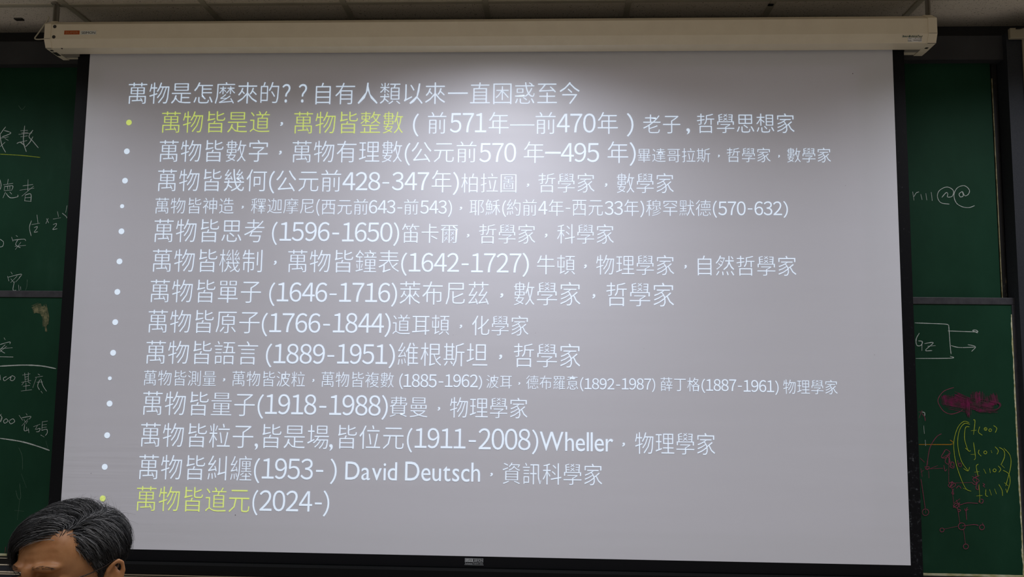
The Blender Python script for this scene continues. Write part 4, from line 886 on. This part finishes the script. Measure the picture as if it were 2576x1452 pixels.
# ears: rim, inner fold, lobe and bowl
for s in (-1, 1):
    DY, DZ = -.010, -.009
    rim = [(.070, .030, .004), (.077, .030, .018), (.083, .035, .030), (.087, .043, .035), (.089, .051, .030), (.088, .055, .014), (.084, .052, -.006), (.078, .043, -.022), (.073, .035, -.029)]
    chain(hb, [((s * x, y + DY, z + .002 + DZ), .0044) for x, y, z in rim])
    chain(hb, [((s * x, y + DY, z + DZ), .0040) for x, y, z in ((.077, .041, .026), (.081, .045, .014), (.081, .045, -.002), (.077, .039, -.014))])
    ell(hb, (s * .0735, .043 + DY, .002 + DZ), (.0062, .014, .028), Matrix.Rotation(s * math.radians(-24), 4, 'Z'))
    ell(hb, (s * .075, .037 + DY, -.027 + DZ), (.006, .008, .009))
    ell(hb, (s * .073, .027 + DY, -.006 + DZ), (.006, .004, .006))
# neck
chain(hb, [((0, .022, -.05), .056), ((0, .035, -.13), .055), ((0, .045, -.19), .062)])
for v in hb.verts:
    v.co = TILT @ v.co
# trunk, arms and legs, standing; z measured from the floor
tb = bmesh.new()
NZ = EYE.z - .19
ell(tb, (0, .05, NZ - .10), (.165, .085, .11))
ell(tb, (0, .04, NZ - .26), (.155, .11, .20))
ell(tb, (0, .035, NZ - .46), (.145, .105, .16))
ell(tb, (0, .04, NZ - .56), (.16, .11, .12))
for s in (-1, 1):
    chain(tb, [((s * .06, .05, NZ - .01), .055), ((s * .175, .055, NZ - .07), .058)])
    chain(tb, [((s * .185, .055, NZ - .08), .052), ((s * .225, .06, NZ - .36), .040)])
    chain(tb, [((s * .225, .06, NZ - .36), .039), ((s * .225, -.02, NZ - .60), .026)])
    hx, hy, hz = s * .225, -.025, NZ - .63
    ell(tb, (hx, hy - .01, hz - .025), (.016, .036, .045))
    for k, (ln, oy) in enumerate(((.070, -.034), (.080, -.014), (.074, .006), (.058, .022))):
        b0 = Vector((hx, hy + oy, hz - .062))
        b1 = b0 + Vector((-s * .004, -.004, -ln * .45))
        b2 = b1 + Vector((-s * .012, -.006, -ln * .32))
        b3 = b2 + Vector((-s * .014, -.002, -ln * .22))
        chain(tb, [(b0, .0092), (b1, .0086), (b2, .0078), (b3, .0070)])
    chain(tb, [((hx - s * .008, hy - .030, hz - .01), .011), ((hx - s * .016, hy - .056, hz - .035), .0098), ((hx - s * .018, hy - .064, hz - .062), .0085)])
    chain(tb, [((s * .09, .04, NZ - .60), .085), ((s * .095, .02, .47), .058), ((s * .095, .045, .10), .038)])
    chain(tb, [((s * .095, .05, .045), .036), ((s * .10, -.11, .035), .032)])
for v in tb.verts:
    v.co = BODY @ v.co
for src in (tb,):
    me_ = bpy.data.meshes.new('tmp_')
    src.to_mesh(me_)
    hb.from_mesh(me_)
    bpy.data.meshes.remove(me_)
    src.free()

def skin_mat():
    m = mat('skin', (0.30, 0.145, 0.066), 0.5, 0.35)
    n, l, b = nodes(m)
    v = coord(m)
    f1 = noise_tex(m, v, 30, 4)
    l.new(ramp(m, f1, [(0.35, (0.30, 0.128, 0.046)), (0.65, (0.39, 0.188, 0.078))]), b.inputs['Base Color'])
    f2 = noise_tex(m, v, 420, 3)
    bump(m, f2, 0.12, 0.001)
    b.inputs['Subsurface Weight'].default_value = 0.08
    b.inputs['Subsurface Radius'].default_value = (0.012, 0.004, 0.002)
    return m
M_skin = skin_mat()
body = link('body', hb, M_skin, person, smooth=True)
rm = body.modifiers.new('remesh', 'REMESH')
rm.mode = 'VOXEL'
rm.voxel_size = 0.0028
rm.use_smooth_shade = True
sm = body.modifiers.new('smooth', 'SMOOTH')
sm.factor = 0.5
sm.iterations = 12
bpy.context.view_layer.update()
dg = bpy.context.evaluated_depsgraph_get()
ev = body.evaluated_get(dg)
new_me = bpy.data.meshes.new_from_object(ev)
body.modifiers.clear()
old = body.data
body.data = new_me
bpy.data.meshes.remove(old)
if not body.data.materials:
    body.data.materials.append(M_skin)
# a crease across the brow and the eyelid folds, pressed into the surface
INV = TILT.inverted()
def groove(p, path, width, depth):
    best = 9.0
    for a, b_ in zip(path, path[1:]):
        a, b_ = Vector(a), Vector(b_)
        t = max(0.0, min(1.0, (p - a).dot(b_ - a) / (b_ - a).length_squared))
        best = min(best, (p - a - (b_ - a) * t).length)
    return depth * math.exp(-(best / width) ** 2)
FOLDS = [([(-.045, -.070, .052), (0, -.087, .050), (.045, -.070, .053)], .0045, .0016),
         ([(-.042, -.068, .066), (0, -.085, .064), (.042, -.070, .067)], .0045, .0012),
         ([(.016, -.090, .010), (.030, -.086, .014), (.046, -.072, .010)], .0035, .0025),
         ([(-.016, -.090, .010), (-.030, -.086, .014), (-.046, -.072, .010)], .0035, .0025),
         ([(.008, -.095, .016), (.009, -.097, .034)], .0030, .0014)]
for v in body.data.vertices:
    if v.co.z > EYE.z - .05:
        q = INV @ v.co
        if q.y < -.045:
            dsum = sum(groove(q, *f_) for f_ in FOLDS)
            if dsum > 1e-5:
                v.co -= (TILT.to_3x3() @ Vector((q.x * .8, q.y, 0)).normalized()) * dsum
body.data.update()
for p_ in body.data.polygons:
    p_.use_smooth = True

# eyes and brows
M_eye = mat('eye_white', (0.55, 0.50, 0.45), 0.25, 0.5)
M_iris = mat('dark_iris', (0.02, 0.012, 0.008), 0.2, 0.5)
for s in (-1, 1):
    bm = bmesh.new()
    ell(bm, (s * .031, -.0835, -.001), (.0125, .0085, .0055))
    for v in bm.verts: v.co = TILT @ v.co
    e = link('eye', bm, M_eye, person, smooth=True)
    bm = bmesh.new()
    ell(bm, (s * .031, -.0905, -.002), (.005, .0022, .0048))
    for v in bm.verts: v.co = TILT @ v.co
    link('iris', bm, M_iris, e, smooth=True)

# hair: a dark scalp layer and several thousand tapering strands combed from a side parting
tree = BVHTree.FromBMesh(bald)
bald.free()
CEN = Vector((0, .0, .040))
def on_skin(dirv):
    hit = tree.ray_cast(CEN + dirv * 0.30, -dirv)
    return (hit[0], hit[1]) if hit[0] is not None else (None, None)
LINE_L = [(0, .077), (14, .077), (30, .077), (40, .082), (47, .080), (53, .056), (68, .036), (86, .014), (96, -.002), (112, -.004), (117, .034), (130, .034), (140, .004), (150, -.045), (180, -.060)]
LINE_R = [(0, .078), (25, .076), (45, .073), (60, .062), (74, .042), (85, .016), (92, -.004), (102, -.006), (112, -.004), (117, .034), (130, .034), (140, .004), (150, -.045), (180, -.060)]
def hairline(p):
    az = math.degrees(math.atan2(abs(p.x), -(p.y - .005)))
    T = LINE_L if p.x >= 0 else LINE_R
    for (a0, z0), (a1, z1) in zip(T, T[1:]):
        if az <= a1:
            return z0 + (z1 - z0) * (az - a0) / (a1 - a0)
    return -.06
PART_X = .047
def mixv(a, b, t):
    t = min(max(t, 0.0), 1.0)
    return a * (1 - t) + b * t
def comb(p, nrm):
    """direction the hair lies in at a scalp point"""
    f = (p.y + .06) / .11
    left = mixv(Vector((.22, .66, -.70)), Vector((.05, .55, -.88)), f)
    if p.z < .05:
        left = mixv(left, Vector((0, .65, -1.0)), (.05 - p.z) / .03)
    right = mixv(Vector((-1.0, -.80, -.1)), Vector((-.8, .25, -.2)), f)
    right = mixv(right, Vector((-.20, -.20, -1.0)), (-p.x - .03) / .03)
    mid = Vector((-.15, .8, .2))
    u = (p.x - PART_X) / .012
    dv = mixv(mid, left, u) if u > 0 else mixv(mid, right, -u * 1.8)
    back = Vector((-.15 if p.x < .02 else .1, .45, -.9))
    dv = mixv(dv.normalized(), back, (p.y - .035) / .03)
    dv = dv - nrm * dv.dot(nrm)
    return dv.normalized() if dv.length > 1e-4 else Vector((0, 0, -1))

hairm = bpy.data.materials.new('greying_black_hair')
hairm.use_nodes = True
n, l, b = nodes(hairm)
at_n = n.new('ShaderNodeAttribute')
at_n.attribute_name = 'strand_grey'
l.new(ramp(hairm, at_n.outputs['Fac'], [(0.0, (0.006, 0.0062, 0.007)), (0.60, (0.015, 0.016, 0.017)), (0.84, (0.07, 0.072, 0.074)), (1.0, (0.22, 0.22, 0.22))]), b.inputs['Base Color'])
b.inputs['Roughness'].default_value = 0.5
b.inputs['Specular IOR Level'].default_value = 0.32

HV, HF, HG = [], [], []
SEG = 3
def strand(pts, r0, g):
    o = len(HV)
    m_ = len(pts)
    for i, p_ in enumerate(pts):
        t = (pts[min(i + 1, m_ - 1)] - pts[max(i - 1, 0)]).normalized()
        a = t.cross(Vector((.3, .2, .93))).normalized()
        c = t.cross(a)
        rr = r0 * (1.0 - 0.75 * (i / (m_ - 1)) ** 1.5)
        for k in range(SEG):
            an = k * math.tau / SEG
            HV.append(p_ + (a * math.cos(an) + c * math.sin(an)) * rr)
            HG.append(g)
    for i in range(m_ - 1):
        for k in range(SEG):
            k2 = (k + 1) % SEG
            HF.append((o + i * SEG + k, o + i * SEG + k2, o + (i + 1) * SEG + k2, o + (i + 1) * SEG + k))
    HF.append(tuple(o + (m_ - 1) * SEG + k for k in range(SEG)))

rnd = random.Random(21)
count, tries = 0, 0
while count < 11500 and tries < 90000:
    tries += 1
    dv = Vector((rnd.gauss(0, 1), rnd.gauss(0, 1), rnd.gauss(0, 1))).normalized()
    if dv.z < -.75:
        continue
    p0, nr = on_skin(dv)
    if p0 is None or p0.z < -.07:
        continue
    edge = p0.z - hairline(p0)
    if edge < rnd.uniform(-.003, .005):
        continue
    side = p0.x > PART_X
    top = min(max((p0.z - .05) / .06, 0), 1)
    L_ = (.030 + .034 * top) * rnd.uniform(.7, 1.2)
    if p0.y > .06:
        L_ *= .8
    if not side and p0.y < -.02 and top > .3:
        L_ *= 1.35
    if side and p0.z < .06:
        L_ *= .75
    if p0.x < -.05:
        L_ *= .55
    lift1 = (.0035 + .0105 * top) * rnd.uniform(.3, 1.25)
    if p0.y > .06: lift1 *= .85
    clump = noise.noise(Vector((p0.x * 55, p0.y * 55, p0.z * 55)))
    pts = [p0 - nr * .001]
    p_ = p0.copy()
    q_n = nr
    wob = Vector((rnd.gauss(0, .20), rnd.gauss(0, .20), rnd.gauss(0, .12))) + Vector((clump, -clump, 0)) * .35
    nseg = 7
    for i in range(1, nseg + 1):
        t = i / nseg
        dirv = comb(p_, q_n)
        dirv = (dirv + wob * (0.4 + .6 * t)).normalized()
        p_ = p_ + dirv * (L_ / nseg)
        hit = tree.find_nearest(p_)
        if hit[0] is None:
            break
        q_n = hit[1]
        lift = lift1 * math.sin(min(t * 1.9, 1.45)) + .0022 * min(1, t * 3)
        p_ = hit[0]
        pts.append(hit[0] + q_n * lift)
    gz = noise.noise(Vector((p0.x * 28 + 4, p0.y * 28, p0.z * 28)))
    near_part = math.exp(-((p0.x - PART_X) / .02) ** 2) * (1 if p0.y < .01 else .3)
    temple = 1.0 if (side and p0.y < .03) else 0.0
    g = min(1.0, max(0.0, rnd.random() ** 1.4 * (.72 + .55 * gz + .30 * near_part + .22 * temple)))
    if rnd.random() < .05 + .10 * near_part + .06 * temple:
        g = rnd.uniform(.82, 1.0)
    strand(pts, rnd.uniform(.00030, .00052), g)
    count += 1
# a few stray hairs standing off the crown
for _ in range(70):
    dv = Vector((rnd.uniform(-.5, .8), rnd.uniform(-.2, 1), rnd.uniform(.5, 1))).normalized()
    p0, nr = on_skin(dv)
    if p0 is None:
        continue
    a = nr.cross(Vector((rnd.uniform(-1, 1), rnd.uniform(-1, 1), .2))).normalized()
    L_ = rnd.uniform(.012, .024)
    pts = [p0 + nr * .010 + (nr * t + a * (t * t * 1.1)) * L_ for t in (0, .25, .5, .75, 1.0)]
    strand(pts, .0002, .15)
# scalp layer
o = len(HV)
idx = {}
NU, NV = 96, 48
for j in range(NV + 1):
    for i in range(NU):
        th, ph = math.pi * j / NV * .78, math.tau * i / NU
        dv = Vector((math.sin(th) * math.sin(ph), -math.sin(th) * math.cos(ph), math.cos(th)))
        p0, nr = on_skin(dv)
        if p0 is not None and p0.z - hairline(p0) > .009:
            idx[(i, j)] = len(HV)
            HV.append(p0 + dv * (.0006 + .0012 * min(1, max(0, (p0.z - hairline(p0)) / .03))))
            HG.append(0.0)
n_strand_faces = len(HF)
for j in range(NV):
    for i in range(NU):
        ks = [(i, j), ((i + 1) % NU, j), ((i + 1) % NU, j + 1), (i, j + 1)]
        if all(k in idx for k in ks):
            HF.append(tuple(idx[k] for k in ks))
hm = bpy.data.meshes.new('hair')
hm.from_pydata([TILT @ v for v in HV], [], HF)
hm.materials.append(hairm)
hm.materials.append(mat('dark_hair_roots', (0.008, 0.008, 0.0085), 0.95, 0.0))
for k, p_ in enumerate(hm.polygons):
    if k >= n_strand_faces:
        p_.material_index = 1
atb = hm.attributes.new('strand_grey', 'FLOAT', 'POINT')
atb.data.foreach_set('value', HG)
for p_ in hm.polygons:
    p_.use_smooth = True
hair = bpy.data.objects.new('hair', hm)
COL.objects.link(hair)
hair.parent = person
hair.matrix_parent_inverse = person.matrix_basis.inverted()

# eyebrows: short strands along the ridge
HV, HF, HG = [], [], []
for s in (-1, 1):
    for _ in range(34):
        t = rnd.random()
        x = s * (.014 + .038 * t)
        hit = tree.ray_cast(Vector((x, -.2, .0255 + .006 * math.sin(t * 2.6) - .004 * t + rnd.uniform(-.003, .003))), Vector((0, 1, 0)))
        if hit[0] is None:
            continue
        dv = Vector((s * 1.0, .2, .35 - .6 * t))
        dv = (dv - hit[1] * dv.dot(hit[1])).normalized()
        strand([hit[0] - hit[1] * .0005, hit[0] + dv * .004 + hit[1] * .0012, hit[0] + dv * .008 + hit[1] * .0008], .00028, .1)
bm_me = bpy.data.meshes.new('eyebrows')
bm_me.from_pydata([TILT @ v for v in HV], [], HF)
bm_me.materials.append(hairm)
eb = bpy.data.objects.new('eyebrows', bm_me)
COL.objects.link(eb)
eb.parent = person
eb.matrix_parent_inverse = person.matrix_basis.inverted()

# glasses: thin dark temples, rims, bridge and clear lenses
M_wire = mat('dark_metal_frame', (0.03, 0.02, 0.014), 0.35, 0.5, 0.6)
glasses = None
bm = bmesh.new()
for s in (-1, 1):
    tube(bm, [TILT @ Vector(q) for q in smooth_path([(s * .0635, -.0985, .004), (s * .069, -.094, .005), (s * .0745, -.070, .006), (s * .0770, -.030, .010), (s * .0785, .010, .020), (s * .0790, .036, .029), (s * .0775, .056, .012)], 4)], .0011, 8)
    ring = []
    for k in range(25):
        a = k * math.tau / 24
        ring.append(TILT @ Vector((s * .036 + .027 * math.copysign(abs(math.cos(a)) ** .75, math.cos(a)), -.098 - .004 * (1 - abs(s * .036) / .05) + .10 * (abs(s * .036 + .027 * math.cos(a)) - .036) * .35, -.006 + .018 * math.copysign(abs(math.sin(a)) ** .75, math.sin(a)))))
    tube(bm, ring, .0010, 6, caps=False)
tube(bm, [TILT @ Vector(q) for q in smooth_path([(-.010, -.100, .002), (0, -.104, .006), (.010, -.100, .002)], 4)], .0012, 6)
glasses = link('glasses', bm, M_wire, person, smooth=True)

# clothes: grey shirt with collar, dark trousers, black shoes (all below the picture's edge)
def union(name, bm, m, voxel):
    o_ = link(name, bm, m, person, smooth=True)
    r_ = o_.modifiers.new('remesh', 'REMESH'); r_.mode = 'VOXEL'; r_.voxel_size = voxel; r_.use_smooth_shade = True
    s_ = o_.modifiers.new('smooth', 'SMOOTH'); s_.iterations = 6
    return o_
cb_ = bmesh.new()
ell(cb_, (0, .05, NZ - .10), (.178, .098, .115))
ell(cb_, (0, .04, NZ - .26), (.170, .125, .21))
ell(cb_, (0, .035, NZ - .46), (.162, .122, .17))
cap_(cb_, (0, .04, NZ - .46), (0, .04, NZ - .60), .150, .155, 28)
for s in (-1, 1):
    chain(cb_, [((s * .06, .05, NZ - .015), .064), ((s * .178, .055, NZ - .075), .068)])
    chain(cb_, [((s * .188, .055, NZ - .085), .064), ((s * .226, .06, NZ - .36), .052)])
    chain(cb_, [((s * .226, .06, NZ - .36), .051), ((s * .226, -.015, NZ - .585), .038)])
chain(cb_, [((0, .045, NZ + .01), .070), ((0, .05, NZ - .06), .085)])
for v in cb_.verts: v.co = BODY @ v.co
union('shirt', cb_, noisy('grey_shirt_cloth', (0.16, 0.17, 0.19), (0.20, 0.21, 0.23), 60, 0.85, 0.1), 0.008)
cb_ = bmesh.new()
ell(cb_, (0, .04, NZ - .60), (.168, .120, .12))
for s in (-1, 1):
    chain(cb_, [((s * .09, .04, NZ - .62), .098), ((s * .096, .022, .47), .075), ((s * .096, .045, .095), .062)])
for v in cb_.verts: v.co = BODY @ v.co
union('trousers', cb_, mat('dark_trouser_cloth', (0.03, 0.032, 0.04), 0.85, 0.1), 0.008)
for s in (-1, 1):
    cb_ = bmesh.new()
    chain(cb_, [((s * .096, .055, .052), .046), ((s * .100, -.04, .046), .044), ((s * .102, -.125, .040), .038)])
    for v in cb_.verts:
        v.co.z = max(v.co.z, 0.002)
        v.co = BODY @ v.co
    union('shoe', cb_, mat('black_shoe_leather', (0.012, 0.011, 0.011), 0.4, 0.4), 0.008)
bpy.data.objects.remove(_to)
